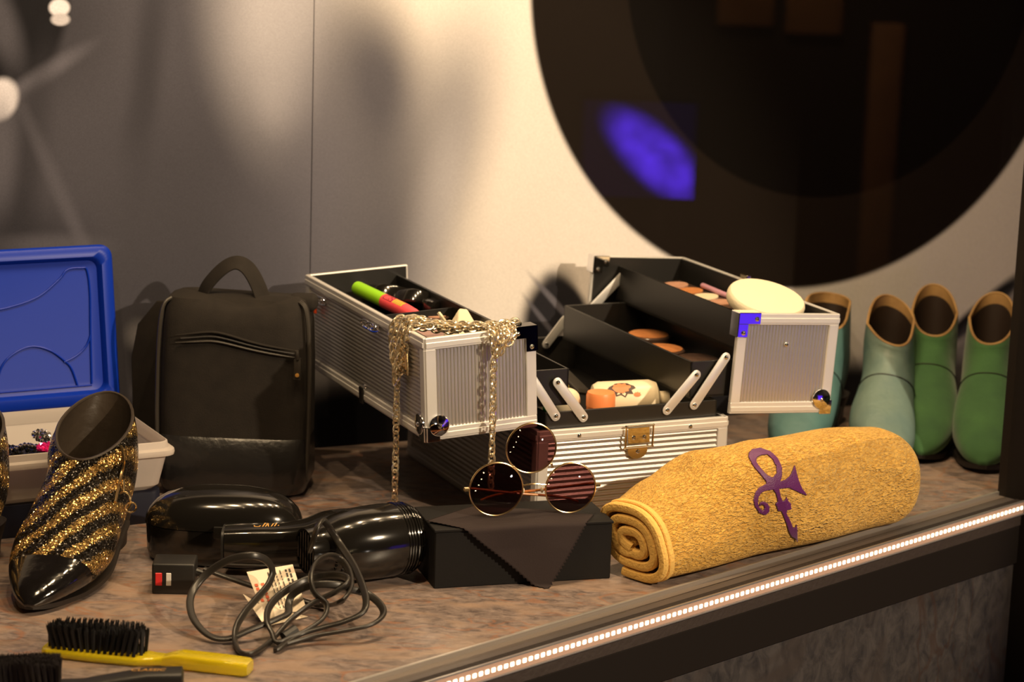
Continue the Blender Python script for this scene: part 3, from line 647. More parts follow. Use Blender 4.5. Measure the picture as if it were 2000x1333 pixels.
# ------------------------------------------------------------------ things in the case
# mascara
a, d = cw(-0.084, 0.320, 0.2130), (CM.to_3x3() @ V((0.028, -0.128, -0.012))).normalized()
t = thing('mascara_tube', 'mascara tube with lime green cap and coral pink body in the left tray', 'mascara', tuple(a), rot=along(a, d).to_euler())
bm = B(); lathe(bm, [(0.0064, 0), (0.0076, 0.0012), (0.0079, 0.004), (0.0080, 0.058)], 24); obj('cap', bm, MT['green_cap'], t)
bm = B(); lathe(bm, [(0.0074, 0.0582), (0.0082, 0.0586), (0.0082, 0.100), (0.0070, 0.118), (0.0045, 0.124)], 24); body = obj('body', bm, MT['pink'], t)
m3 = along(a, d).to_3x3(); upl = m3.transposed() @ V((0.0, -0.55, 0.83)); th0 = math.atan2(upl.y, upl.x)
def on_tube(z, dth, r=0.00832): return V((r * math.cos(th0 + dth), r * math.sin(th0 + dth), z))
def patch(bm, z0, z1, t0, t1, r=0.00832, n=4):
    rows = [[bm.verts.new(on_tube(z, t0 + (t1 - t0) * k / n, r)) for k in range(n + 1)] for z in (z0, z1)]
    for k in range(n): bm.faces.new((rows[0][k], rows[0][k + 1], rows[1][k + 1], rows[1][k]))
bm = B()
for z0, z1, t0, t1 in ((0.0625, 0.0632, -0.5, 0.5), (0.0785, 0.0792, -0.5, 0.5), (0.0625, 0.0792, -0.52, -0.46), (0.0625, 0.0792, 0.46, 0.52)): patch(bm, z0, z1, t0, t1)
# letters L A S H as strokes
def stroke(bm, z, pts):
    for (a0, b0), (a1, b1) in zip(pts[:-1], pts[1:]):
        p, q = on_tube(z + a0, b0, 0.00836), on_tube(z + a1, b1, 0.00836); dd = (q - p); n = dd.cross(p * 1 + V((0, 0, -p.z))).normalized() * 0.00028
        bm.faces.new([bm.verts.new(v_) for v_ in (p - n, q - n, q + n, p + n)])
for k, L_ in enumerate(([(0, .38), (0, -.36), (.0025, -.36)], [(0, -.36), (.0013, .38), (.0026, -.36)], [(.0026, .3), (.0008, .36), (0, .2), (.0026, -.1), (.002, -.34), (0, -.3)], [(0, .38), (0, -.36), (0, 0), (.0026, 0), (.0026, .38), (.0026, -.36)])): stroke(bm, 0.0642 + k * 0.0037, L_)
obj('lettering', bm, MT['ink'], body, ang=None)
bm = B()
for k in range(5): patch(bm, 0.0815 + k * 0.0038, 0.0838 + k * 0.0038, -0.48, 0.48)
obj('stripe_print', bm, MT['lime_ink'], body, ang=None)
def disc(name, label, cat, p, r, h, mt, parts=(), rot=(0, 0, 0), group=None, body='body'):
    t = thing(name, label, cat, tuple(p), rot=rot, group=group)
    bm = B(); lathe(bm, [(r * 0.94, 0), (r, h * 0.12), (r, h * 0.85), (r * 0.95, h), (r * 0.9, h)], 36); obj(body, bm, mt, t)
    for nm, r1, r0, z, m_ in parts:
        bm = B(); lathe(bm, [(r1, z), (r1, z + 0.0006), (r1 * 0.97, z + 0.001), (0.0001, z + 0.0011)], 36); obj(nm, bm, m_, t)
    return t
disc('compact_case', 'large black glossy compact at the back of the left tray', 'compact', cw(-0.050, 0.312, 0.190), 0.030, 0.020, MT['blackpl'], (('lid_inlay', 0.026, 0, 0.020, MT['blackpl']),), (-0.35, 0.25, PHI))
disc('compact_case', 'black compact leaning behind the green and pink mascara', 'compact', cw(-0.038, 0.262, 0.196), 0.023, 0.016, MT['blackpl'], (('lid_inlay', 0.019, 0, 0.016, MT['blackpl']),), (-0.55, 0.35, PHI))
t = thing('cosmetic_jar', 'small black jar with a silver band at the right wall of the left tray', 'jar', tuple(cw(-0.026, 0.232, 0.1775)), PHI)
bm = B(); lathe(bm, [(0.011, 0), (0.012, 0.001), (0.012, 0.018)], 24); obj('body', bm, MT['blackpl'], t)
bm = B(); lathe(bm, [(0.0121, 0.018), (0.0124, 0.0185), (0.0124, 0.023), (0.0121, 0.0235)], 24); obj('band', bm, MT['chrome'], t)
bm = B(); lathe(bm, [(0.012, 0.0235), (0.012, 0.034), (0.011, 0.0355), (0.0001, 0.036)], 24); obj('lid', bm, MT['blackpl'], t)
disc('powder_pad', 'round brown powder compact lying by the cream wedge', 'compact', cw(-0.040, 0.197, 0.196), 0.018, 0.008, MT['clearlid'], (('pan', 0.015, 0, 0.008, MT['powder2']),), (0.06, 0, PHI))
bm = B()
wv_ = [(-0.018, 0.012, 0), (0.020, 0.010, 0), (0.018, -0.014, 0), (-0.014, -0.014, 0), (-0.003, 0.004, 0.030), (0.006, 0.002, 0.029)]
vv = [bm.verts.new(p) for p in wv_]
for f in ((3, 2, 1, 0), (0, 1, 5, 4), (2, 3, 4, 5), (1, 2, 5), (3, 0, 4)): bm.faces.new([vv[i] for i in f])
bmesh.ops.bevel(bm, geom=list(bm.edges), offset=0.0016, segments=2, profile=0.5, affect='EDGES')
setp(obj('sponge_wedge', bm, MT['cream'], None, tuple(cw(-0.041, 0.112, 0.1975)), (0, 0, PHI + 0.1)), 'cream foam make-up wedge standing in the left tray', 'sponge')
bm = B(); box(bm, -0.0016, 0.0016, -0.0016, 0.0016, 0, 0.05, 0.0004, 1)
a = cw(-0.0535, 0.150, 0.216); setp(obj('wooden_stick', bm, MT['cream'], None, tuple(a), along(a, cw(-0.040, 0.125, 0.190) - a).to_euler()), 'thin pale wooden stick beside the foam wedge', 'stick')
bm = B(); lathe(bm, [(0.02, 0), (0.021, 0.002), (0.019, 0.006), (0.01, 0.0085), (0.0001, 0.009)], 28); bmesh.ops.scale(bm, vec=(1.2, 0.8, 1), verts=bm.verts)
setp(obj('cotton_pad', bm, mat('dusky_pink_foam', (0.30, 0.19, 0.17), 0.9), None, tuple(cw(-0.085, 0.12, 0.198)), (0.1, 0, PHI)), 'dusky pink pad under the chain in the left tray', 'pad')
# right lid: oval sponge and palette
bm = B(); n = 40; rings = []
for k in range(9):
    a = -PI / 2 + PI * k / 8; z = 0.0075 * math.sin(a); sc = 1 - 0.16 * (1 - abs(math.cos(a)) ** 0.5)
    rings.append([V((0.046 * sc * math.cos(2 * PI * j / n) * (1 + 0.05 * math.cos(2 * PI * j / n)), 0.036 * sc * math.sin(2 * PI * j / n), z)) for j in range(n)])
loft(bm, rings)
setp(obj('oval_sponge', bm, MT['cream'], None, tuple(cw(0.2985, 0.062, 0.2275)), mtx=None, rot=(0.42, 0.12, PHI - 0.10)), 'large pale oval make-up sponge leaning in the right tray', 'sponge')
t = thing('eyeshadow_palette', 'slim eyeshadow palette with peach pans in the right tray', 'palette', tuple(cw(0.312, 0.235, 0.196)), rot=(0.0, -0.06, PHI))
bm = B(); box(bm, -0.019, 0.019, -0.08, 0.08, 0, 0.006, 0.001); obj('tray', bm, MT['clearlid'], t)
for k, m_ in enumerate((MT['powder2'], MT['powder'], MT['ivory'], MT['powder2'])):
    bm = B(); lathe(bm, [(0.015, 0.006), (0.015, 0.0075), (0.0001, 0.0078)], 28, T_((0, 0.056 - k * 0.037, 0))); obj('pan', bm, m_, t)
bm = B(); lathe(bm, [(0.003, 0), (0.0032, 0.001), (0.0032, 0.08), (0.002, 0.083)], 12)
a = cw(0.328, 0.255, 0.208); t = obj('lip_liner', bm, MT['purple'], None, tuple(a), along(a, cw(0.331, 0.160, 0.205) - a).to_euler()); t.data.materials[0] = mat('lilac_plastic', (0.55, 0.28, 0.36), 0.3); setp(t, 'lilac cosmetic pencil beside the eyeshadow palette', 'pencil')
# inner tray: compacts
for (x, y, lb, m_) in ((0.263, 0.262, 'round orange powder compact, the farthest one in the middle tray', MT['powder']), (0.2415, 0.187, 'round orange powder compact with bright rim, middle one of its tray', MT['powder']), (0.2545, 0.128, 'round brown compact nearest the front of the middle tray', MT['clearlid'])):
    disc('powder_compact', lb, 'compact', cw(x, y, 0.1402), 0.0262, 0.011, MT['clearlid'], (('powder_pan', 0.0235, 0, 0.011, m_),), (0, 0, PHI), 'compacts in the middle tray')
t = thing('contour_palette', 'dark palette at the far end of the middle tray', 'palette', tuple(cw(0.222, 0.295, 0.1402)), PHI)
bm = B(); box(bm, -0.028, 0.010, -0.028, 0.026, 0, 0.010, 0.002); obj('body', bm, MT['clearlid'], t)
for x, y in ((-0.018, -0.012), (-0.001, -0.012), (-0.018, 0.010), (-0.001, 0.010)):
    bm = B(); lathe(bm, [(0.007, 0.010), (0.007, 0.0108), (0.0001, 0.011)], 20, T_((x, y, 0))); obj('pan', bm, MT['insole'], t)
# base: jar, printed bottle, odds and ends
t = thing('orange_jar', 'small orange tub standing in the base of the case', 'jar', tuple(cw(0.0985, 0.055, 0.0942)), PHI)
bm = B(); lathe(bm, [(0.0135, 0), (0.0145, 0.002), (0.0152, 0.030)], 30); obj('body', bm, MT['orange'], t)
bm = B(); lathe(bm, [(0.0158, 0.0302), (0.0158, 0.042), (0.0145, 0.0455), (0.0001, 0.046)], 30); obj('lid', bm, MT['orange'], t)
a = cw(0.112, 0.100, 0.1170); d = CM.to_3x3() @ V((0.94, -0.30, 0.05))
t = thing('printed_bottle', 'ivory bottle with an orange and dark printed picture lying in the base', 'bottle', tuple(a), rot=along(a, d).to_euler())
bm = B(); lathe(bm, [(0.010, -0.004), (0.019, 0.0), (0.0222, 0.006), (0.0222, 0.062), (0.019, 0.070), (0.009, 0.074), (0.009, 0.084)], 32); bt = obj('body', bm, MT['ivory'], t)
m3 = along(a, d).to_3x3(); vl = m3.transposed() @ V((0.0, -0.75, 0.66)); tb = math.atan2(vl.y, vl.x)
def blob_on(pts, mt, nm):
    bm = B(); bm.faces.new([bm.verts.new((0.02235 * math.cos(tb + b_), 0.02235 * math.sin(tb + b_), z)) for z, b_ in pts]); bmesh.ops.triangulate(bm, faces=bm.faces); obj(nm, bm, mt, bt, ang=None)
sgn = 1
for (z0, b0, rz, rb, m_, nm) in ((0.030, -0.15, 0.013, 0.42, MT['darkink'], 'print_hair'), (0.029, -0.2, 0.0095, 0.30, MT['skinink'], 'print_patch'), (0.018, -0.1, 0.004, 0.2, MT['darkink'], 'print_mark'), (0.046, 0.2, 0.004, 0.12, MT['skinink'], 'print_mark')):
    n = 18; bm = B(); c = bm.verts.new((0.0226 * math.cos(tb + b0), 0.0226 * math.sin(tb + b0), z0))
    off = {'print_hair': 0, 'print_patch': 0.00018, 'print_mark': 0.00008}[nm]
    rg = []
    for k in range(n):
        q = 1 + 0.18 * math.sin(3 * k + z0 * 900); b_ = tb + b0 + rb * q * math.sin(2 * PI * k / n); z = z0 + rz * q * math.cos(2 * PI * k / n)
        rg.append(bm.verts.new(((0.02245 + off) * math.cos(b_), (0.02245 + off) * math.sin(b_), z)))
    for k in range(n): bm.faces.new((c, rg[k], rg[(k + 1) % n]))
    c.co = V(((0.0226 + off) * math.cos(tb + b0), (0.0226 + off) * math.sin(tb + b0), z0)); obj(nm, bm, m_, bt, ang=None)
bm = B(); box(bm, -0.014, 0.014, -0.022, 0.022, -0.002, 0.002, 0.0012); a = cw(0.112, 0.150, 0.128)
setp(obj('flat_sachet', bm, MT['zip'], None, tuple(a), (0.5, 0.25, PHI + 0.5)), 'flat dark square packet propped up in the base', 'packet')
disc('yellow_pot', 'small mustard pot deep in the base of the case', 'pot', cw(0.118, 0.215, 0.0942), 0.018, 0.030, mat('mustard', (0.45, 0.33, 0.08), 0.5), (('lid', 0.016, 0, 0.030, mat('mustard2', (0.4, 0.3, 0.07), 0.4)),))
bm = B(); bmesh.ops.create_uvsphere(bm, u_segments=20, v_segments=12, radius=0.016); bmesh.ops.scale(bm, vec=(1, 0.7, 1), verts=bm.verts)
setp(obj('puff', bm, MT['ivory'], None, tuple(cw(0.067, 0.075, 0.1265)), (0.3, 0.2, PHI)), 'ivory puff behind the left folding arm', 'puff')
bm = B(); lathe(bm, [(0.0035, 0), (0.0038, 0.001), (0.0038, 0.045), (0.002, 0.047)], 12); a = cw(0.0185, 0.022, 0.0945)
setp(obj('green_pencil', bm, mat('green_plastic', (0.03, 0.5, 0.04), 0.4), None, tuple(a), (0.1, -0.05, PHI)), 'short green pencil in the left front corner of the base', 'pencil')

# ------------------------------------------------------------------ chain draped over the left tray
chain = thing('chain_belt', 'long pale gold chain bunched over the left tray with hanging ends', 'chain', tuple(cw(-0.06, 0.02, 0.2245)), PHI)
CI = chain.matrix_basis.inverted() if False else None
org = V((-0.06, 0.02, 0.2245))
bm = B(); pts = [V((0.0036 * math.cos(a) , 0.0, 0.0050 * math.sin(a))) for a in [2 * PI * k / 14 for k in range(14)]]
tube(bm, pts, 0.00118, 7, True, up=(0, 1, 0)); link0 = None; link_me = bm
def strand(pts, pitch=0.0069, phase=0):
    global link0
    P = cr([V(p) - org for p in pts], 12); acc = 0; k = phase; nxt = 0.0
    for a, b_ in zip(P[:-1], P[1:]):
        seg = (b_ - a).length
        while seg > 1e-7 and nxt <= acc + seg:
            p = a + (b_ - a) * ((nxt - acc) / seg); m = along(p, b_ - a, (0.3, 0.8, 0.2)) @ R_(PI / 4 + (k % 2) * PI / 2 + 0.15 * math.sin(k * 2.3), 'Z')
            if link0 is None: link0 = obj('link', link_me, MT['chain'], chain, mtx=m)
            else: copy(link0, chain, m)
            k += 1; nxt += pitch
        acc += seg
fy = -0.0135
strand([(-0.1335, 0.061, 0.190), (-0.1350, 0.061, 0.168), (-0.1350, 0.0605, 0.10), (-0.1350, 0.060, 0.036), (-0.1352, 0.060, 0.004)])
strand([(-0.0575, fy, 0.206), (-0.0595, fy, 0.196), (-0.0590, fy, 0.15), (-0.0585, fy, 0.10), (-0.0585, fy, 0.062)])
for i, (y0, dz, zl) in enumerate(((0.040, 0.0, 0.178), (0.050, 0.002, 0.170), (0.061, 0.003, 0.160), (0.072, 0.001, 0.170), (0.082, 0.0, 0.184), (0.056, 0.004, 0.174))):
    strand([(-0.112, y0 - 0.006, 0.2275 + dz), (-0.128, y0, 0.2265 + dz), (-0.1335, y0, 0.216), (-0.1340 - 0.001 * (i % 2), 0.85 * y0 + 0.0093, 0.198), (-0.1352 - 0.0012 * (i % 3), 0.062 + (y0 - 0.062) * 0.45, zl)], phase=i)
for i, (dy, dz) in enumerate(((0.0, 0.0), (0.008, 0.002), (0.016, 0.0), (0.008, -0.0045))):
    strand([(-0.124, 0.050 + dy, 0.2285 + dz), (-0.100, 0.040 + dy, 0.2255 + dz), (-0.070, 0.022 + dy, 0.2255 + dz), (-0.045, 0.010 + dy, 0.2275 + dz), (-0.022, 0.012 + dy * 0.6, 0.2295 + dz)], phase=i)
for i, (x0, zl) in enumerate(((-0.062, 0.206), (-0.054, 0.203), (-0.046, 0.207), (-0.037, 0.213))):
    strand([(x0 + 0.004, 0.010, 0.2285), (x0 + 0.002, -0.004, 0.2285), (x0, fy, 0.2225), (-0.058 + (x0 + 0.058) * 0.45, fy - 0.001 * (i % 2), zl)], phase=i)

# ------------------------------------------------------------------ storage box with blue lid, on a dark box
TY = 0.49
TC = V((-0.346, 2.369, 0)); tex, tey = V((math.cos(TY), math.sin(TY), 0)), V((-math.sin(TY), math.cos(TY), 0))
def tw(x, y, z): return TC + tex * x + tey * y + V((0, 0, z))      # x<=0 to the left of the right front corner
def rrect(x0, x1, y0, y1, r, n=6):
    out = []
    for cx, cy, a0 in ((x1 - r, y0 + r, -PI / 2), (x1 - r, y1 - r, 0), (x0 + r, y1 - r, PI / 2), (x0 + r, y0 + r, PI)):
        for k in range(n + 1): a = a0 + PI / 2 * k / n; out.append((cx + r * math.cos(a), cy + r * math.sin(a)))
    return out
bm = B(); prism(bm, rrect(-0.30, -0.012, 0.012, 0.185, 0.012), 0, 0.034, None, 0.003)
setp(obj('dark_box', bm, MT['navy'], None, tuple(TC), (0, 0, TY)), 'flat dark navy box beneath the clear plastic tub', 'box')
tub = thing('storage_tub', 'translucent plastic tub with raised blue lid, behind the glitter shoes', 'storage box', tuple(TC + V((0, 0, 0.0342))), TY)
def rr(inset, z, r): return [V((x, y, z)) for x, y in rrect(-0.305 + inset, 0 - inset, inset, 0.192 - inset, r)]
bm = B()
loft(bm, [rr(0.030, 0.0, 0.010), rr(0.018, 0.0008, 0.013), rr(0.0125, 0.006, 0.014), rr(0.007, 0.036, 0.013), rr(0.0065, 0.040, 0.013), rr(0.0075, 0.0402, 0.012), rr(0.0085, 0.036, 0.012), rr(0.0145, 0.007, 0.012), rr(0.020, 0.0025, 0.011)], True, True, True); obj('body', bm, MT['tub'], tub)
bm = B(); loft(bm, [rr(0.0065, 0.040, 0.013), rr(0.0, 0.0402, 0.014), rr(-0.0005, 0.043, 0.014), rr(0.0, 0.046, 0.014), rr(0.005, 0.0475, 0.012), rr(0.0062, 0.054, 0.011), rr(0.0075, 0.0545, 0.011), rr(0.0085, 0.047, 0.011), rr(0.0085, 0.040, 0.011)], True, False, False); obj('rim', bm, MT['tub'], tub)
# lid, hinged open at the back
lm = T_((0, 0.194, 0.052)) @ R_(math.radians(80), 'X')      # lid local: x along hinge, y up the lid, z toward viewer(-)
LH = 0.178
def lr(inset, z, r): return [lm @ V((x, y, z)) for x, y in rrect(-0.305 + inset, 0 - inset, inset, LH - inset, r)]
bm = B(); loft(bm, [lr(0.0, -0.004, 0.014), lr(0.0, 0.006, 0.014), lr(0.003, 0.009, 0.013), lr(0.013, 0.009, 0.010), lr(0.015, 0.006, 0.010), lr(0.017, 0.001, 0.010), lr(0.024, 0.000, 0.01)], True, True, True)
lidb = obj('lid', bm, MT['blue'], tub, ang=50)
def ridge(pts, r=0.0011):
    bm = B(); tube(bm, cr([lm @ V((x, y, 0.0012)) for x, y in pts], 6), r, 6); obj('lid_ridge', bm, MT['blue'], lidb)
ridge([(-0.030, 0.024), (-0.028, 0.080), (-0.026, 0.125), (-0.028, 0.150), (-0.034, 0.153), (-0.050, 0.152), (-0.060, 0.142), (-0.085, 0.124), (-0.120, 0.114), (-0.150, 0.112), (-0.18, 0.114), (-0.215, 0.124), (-0.240, 0.142), (-0.250, 0.152), (-0.268, 0.153), (-0.274, 0.15), (-0.277, 0.08), (-0.275, 0.024)])
ridge([(-0.046, 0.022), (-0.052, 0.042), (-0.060, 0.052), (-0.075, 0.064), (-0.095, 0.070), (-0.115, 0.064), (-0.13, 0.05), (-0.14, 0.022)])
ridge([(-0.028, 0.078), (-0.034, 0.066), (-0.046, 0.056), (-0.060, 0.050)])
ridge([(-0.276, 0.0225), (-0.15, 0.0222), (-0.030, 0.0225)])
# jewellery in the tub
def jw(x, y, z): return tw(x, y, z + 0.0342)
bn = thing('bead_necklace', 'heap of black bead strings filling the clear tub', 'beads', tuple(jw(-0.145, 0.09, 0.0026)), TY)
bm = B(); rnd = random.Random(3)
for k in range(900):
    x, y = rnd.uniform(-0.11, 0.13), rnd.uniform(-0.066, 0.07); hgt = 0.030 * max(0.1, 1 - (x / 0.16) ** 2) * max(0.15, 1 - (y / 0.10) ** 2); r = rnd.uniform(0.0022, 0.0038)
    bmesh.ops.create_icosphere(bm, subdivisions=1, radius=r, matrix=T_((x, y, 0.003 + hgt * rnd.uniform(0.75, 1))))
o = obj('beads', bm, MT['bead'], bn); o['kind'] = 'stuff'
bm = B(); lathe(bm, [(0.12, 0), (0.10, 0.02), (0.05, 0.027), (0.0001, 0.028)], 30); bmesh.ops.scale(bm, vec=(1.0, 0.55, 1), verts=bm.verts); obj('velvet_pad', bm, MT['ink'], bn)
def brooch(name, label, p, mt, n, R, rot, seed, cat):
    t = thing(name, label, cat, tuple(p), rot=rot); rnd = random.Random(seed)
    bm = B(); lathe(bm, [(R * 0.7, 0), (R * 0.75, 0.001), (R * 0.4, 0.002), (0.0001, 0.002)], 16); obj('setting', bm, MT['chrome'], t)
    bm = B(); bmesh.ops.create_icosphere(bm, subdivisions=1, radius=0.0031); bmesh.ops.scale(bm, vec=(1, 1, 0.75), verts=bm.verts); st = obj('stone', bm, mt, t, (0, 0, 0.004), ang=None)
    for ring, cnt in ((0.45, n // 3), (0.9, n - n // 3)):
        for k in range(cnt):
            a = 2 * PI * k / cnt + ring; c = copy(st, t); c.location = (R * ring * math.cos(a), R * ring * math.sin(a) * 0.7, 0.003 + rnd.uniform(-0.001, 0.0015)); c.rotation_euler = (rnd.uniform(0, 3), rnd.uniform(0, 3), rnd.uniform(0, 3))
brooch('rhinestone_brooch', 'clear sparkling rhinestone brooch in the plastic tub', jw(-0.112, 0.118, 0.041), MT['rhine'], 17, 0.010, (0.7, 0.1, TY), 1, 'brooch')
brooch('pink_brooch', 'pink gem brooch in the plastic tub beside the rhinestones', jw(-0.1185, 0.082, 0.037), MT['pinkgem'], 14, 0.008, (0.6, 0, TY), 2, 'brooch')
bm = B()
for k in range(14): bmesh.ops.create_icosphere(bm, subdivisions=1, radius=0.0026, matrix=T_((-0.03 + 0.0046 * k, 0.003 * math.sin(k * 0.7), 0.002 * math.sin(k))))
setp(obj('silver_bracelet', bm, MT['rhine'], None, tuple(jw(-0.142, 0.100, 0.038)), (0, 0, TY)), 'silver beaded bracelet at the left in the plastic tub', 'bracelet')

# ------------------------------------------------------------------ black toiletry bag
bag = thing('toiletry_bag', 'upright black toiletry bag with handle and zip pocket by the wall', 'bag', (-0.303, 2.475, 0), -0.03, rot=(-0.035, 0, -0.03))
def bagring(z, hw, d0, d1, e=5, n=48):      # front at y=-?; d0 front bulge, d1 depth
    out = []
    for k in range(n):
        x, y = supell(hw, (d1 + d0) / 2, e, n, k); out.append(V((x, y + (d1 - d0) / 2, z)))
    return out
prof_b = [(0.002, 0.070, 0.0, 0.088), (0.006, 0.079, 0.010, 0.092), (0.020, 0.0845, 0.017, 0.094), (0.045, 0.0845, 0.014, 0.094), (0.064, 0.083, 0.006, 0.094), (0.067, 0.0825, 0.004, 0.094)]
bm = B(); loft(bm, [bagring(*p) for p in prof_b]); obj('leather_base', bm, MT['bagleather'], bag)
prof_t = [(0.0665, 0.083, 0.0035, 0.094), (0.10, 0.083, 0.004, 0.094), (0.15, 0.0825, 0.004, 0.093), (0.19, 0.081, 0.002, 0.090), (0.208, 0.079, -0.001, 0.086), (0.218, 0.075, -0.007, 0.078), (0.222, 0.066, -0.016, 0.066)]
bm = B(); rg = [bagring(*p) for p in prof_t]
for r in rg:
    for v_ in r:
        if v_.z > 0.195: v_.z -= 0.012 * math.exp(-((v_.x - 0.018) / 0.03) ** 2) * (v_.z - 0.195) / 0.027; 
loft(bm, rg); obj('body', bm, MT['bagfab'], bag)
def bagfront(x, z): return -0.0045 if z < 0.19 else -0.0045 + (z - 0.19) * 0.25
for z0 in (0.178, 0.1705):
    bm = B(); pts = [V((x, bagfront(x, 0.17) - 0.0006, z0 + (0.0065 if z0 > 0.175 else 0.004) * math.exp(-((x + 0.018) / 0.035) ** 2) - 0.012 * max(0, (x + 0.02)) / 0.1)) for x in [-0.062 + 0.132 * k / 20 for k in range(21)]]
    sweep(bm, pts, circ(0.0022, 8, 0.0014), [0.3 + 0.7 * min(1, 6 * min(k, 20 - k) / 20) for k in range(21)]); obj('zip_welt', bm, MT['zip'] if z0 < 0.175 else MT['bagfab'], bag)
bm = B(); pts = [V((x, bagfront(x, 0.17) - 0.0012, 0.1745 + 0.005 * math.exp(-((x + 0.018) / 0.035) ** 2) - 0.012 * max(0, (x + 0.02)) / 0.1)) for x in [-0.056 + 0.126 * k / 20 for k in range(21)]]
tube(bm, pts, 0.0012, 6); obj('pocket_zip', bm, MT['ink'], bag)
bm = B(); box(bm, 0.067, 0.076, -0.0075, -0.0055, 0.136, 0.160, 0.002, 2); tube(bm, [(0.0715, -0.0065, 0.158), (0.0705, -0.0075, 0.168)], 0.0022, 8)
zp = obj('zip_pull', bm, MT['zip'], bag); bm = B(); lathe(bm, [(0.0022, 0), (0.0022, 0.001), (0.0005, 0.0012)], 12, along((0.0715, -0.0076, 0.141), (0, -1, 0))); obj('pull_eyelet', bm, MT['goldink'], zp)
for sx in (-1, 1):
    for off in (0.004, 0.012):
        bm = B(); tube(bm, cr([(sx * 0.0815, off, 0.02), (sx * 0.0832, off, 0.08), (sx * 0.0828, off, 0.15), (sx * 0.0808, off, 0.19), (sx * 0.0770, off + 0.004, 0.211), (sx * 0.070, off + 0.010, 0.2175)], 6), 0.0020, 7); obj('side_zip', bm, MT['zip'], bag)
bm = B(); hp = cr([(-0.040, 0.030, 0.205), (-0.036, 0.030, 0.226), (-0.018, 0.030, 0.248), (-0.002, 0.031, 0.256), (0.012, 0.030, 0.249), (0.024, 0.029, 0.228), (0.031, 0.028, 0.205)], 8)
sweep(bm, hp, [(x * 0.62 - y * 0.78, x * 0.78 + y * 0.62) for x, y in [supell(0.0105, 0.0015, 4, 16, k) for k in range(16)]], up=(0, 1, 0)); obj('handle', bm, MT['bagfab'], bag)
bm = B(); pts = [(-0.082, 0.05), (-0.120, 0.04), (-0.123, 0.14), (-0.116, 0.178), (-0.095, 0.205), (-0.078, 0.206)]
prism(bm, pts, -0.066, -0.06, R_(PI / 2, 'X'), 0.002); obj('side_flap', bm, MT['bagfab'], bag)
bm = B(); box(bm, 0.055, 0.086, 0.03, 0.06, 0.204, 0.222, 0.006, 3); obj('hook_tab', bm, MT['bagfab'], bag)

# ------------------------------------------------------------------ boots and shoes (local: toe toward -y, heel at y=0 side, z up)
def interp_sections(S, n):
    F = cr([(0, s_[0][0], s_[0][1]) for s_ in S], n); Bk = cr([(0, s_[1][0], s_[1][1]) for s_ in S], n); Wd = cr([(s_[2], s_[3] if len(s_) > 3 else 2.3, 0) for s_ in S], n)
    return F, Bk, Wd
def shoe_rings(S, n=5, m=36, off=0.0, i0=0, i1=None, wob=None):
    F, Bk, Wd = interp_sections(S, n); rings = []
    for i in range(i0, len(F) if i1 is None else i1):
        f, b_, wd, e = F[i], Bk[i], Wd[i].x, Wd[i].y
        c = (f + b_) / 2; ax = (f - b_); L = ax.length / 2; ax.normalize(); r = []
        for k in range(m):
            p, q = supell(max(L + off, 0.0004), max(wd + off, 0.0004), e, m, k)
            v_ = c + ax * p; v_ = V((q, -v_.y, v_.z))
            if wob: v_ += wob(v_)
            r.append(v_)
        rings.append(r)
    return rings
def boot(name, label, cat, loc, yaw, S, mt, toe_mt=None, toe_n=0, heel=None, group=None, m=36, n=5, lining=None, wob=None, inner=0.95):
    t = thing(name, label, cat, loc, yaw, group)
    tot = (len(S) - 1) * n + 1; cut = toe_n * n
    R = shoe_rings(S, n, m, 0, 0, None, wob)
    if toe_mt: bm = B(); loft(bm, R[:cut + 1], True, True, False); obj('toe_cap', bm, toe_mt, t, ang=60)
    bm = B(); loft(bm, R[cut:] if toe_mt else R, True, not toe_mt, False)
    # rolled collar edge
    upper = obj('upper', bm, mt, t, ang=60)
    Ri = shoe_rings(S, n, m, -0.0028, int(tot * 0.60), None, wob)
    bm = B(); loft(bm, Ri, True, True, False); lin = obj('lining', bm, lining or MT['lining'], t, ang=60)
    k0 = int(len(Ri) * 0.25)
    bm = B(); loft(bm, [[p + (sum(r, V()) / len(r) - p) * 0.04 for p in r] for r in Ri[:max(3, int(len(Ri) * inner))]], True, True, False); obj('inner_shaft', bm, MT['insole'], t, ang=60)
    bm = B(); rr_ = [a.lerp(b_, 0.5) for a, b_ in zip(R[-1], Ri[-1])]; tube(bm, rr_, 0.0017, 6, True); obj('collar_edge', bm, lining or MT['lining'], upper)
    return t, upper, R
def sole_bm(S, n, thick, spread, y_heel, nn=28):
    F, Bk, Wd = interp_sections(S, n); L = []
    for i in range(len(F)):
        if Bk[i].y >= y_heel: L.append((Bk[i].y, Bk[i].z, Wd[i].x))
    L.sort(key=lambda q: -q[0]); bm = B(); top = []
    rings = []
    for y, z, wd in L:
        wd = wd * spread; zz = z + 0.003
        rings.append([V((-wd, -y, zz)), V((wd, -y, zz)), V((wd, -y, zz - thick)), V((-wd, -y, zz - thick))])
    loft(bm, rings); return bm
BOOT = [((.262, .016), (.260, .010), .006), ((.254, .030), (.248, .008), .024), ((.236, .043), (.226, .007), .036), ((.205, .060), (.185, .007), .0455), ((.170, .078), (.140, .014), .0465, 2.4), ((.142, .094), (.085, .026), .042, 2.4), ((.124, .108), (.022, .036), .039, 2.3), ((.114, .116), (-.002, .058), .0385, 2.3), ((.110, .121), (-.004, .095), .0375, 2.2), ((.108, .125), (-.007, .130), .0365, 2.2), ((.106, .128), (-.012, .165), .0355, 2.15)]
BOOT = [(a, b_, w_[0] * 0.84, *w_[1:]) for a, b_, *w_ in BOOT]
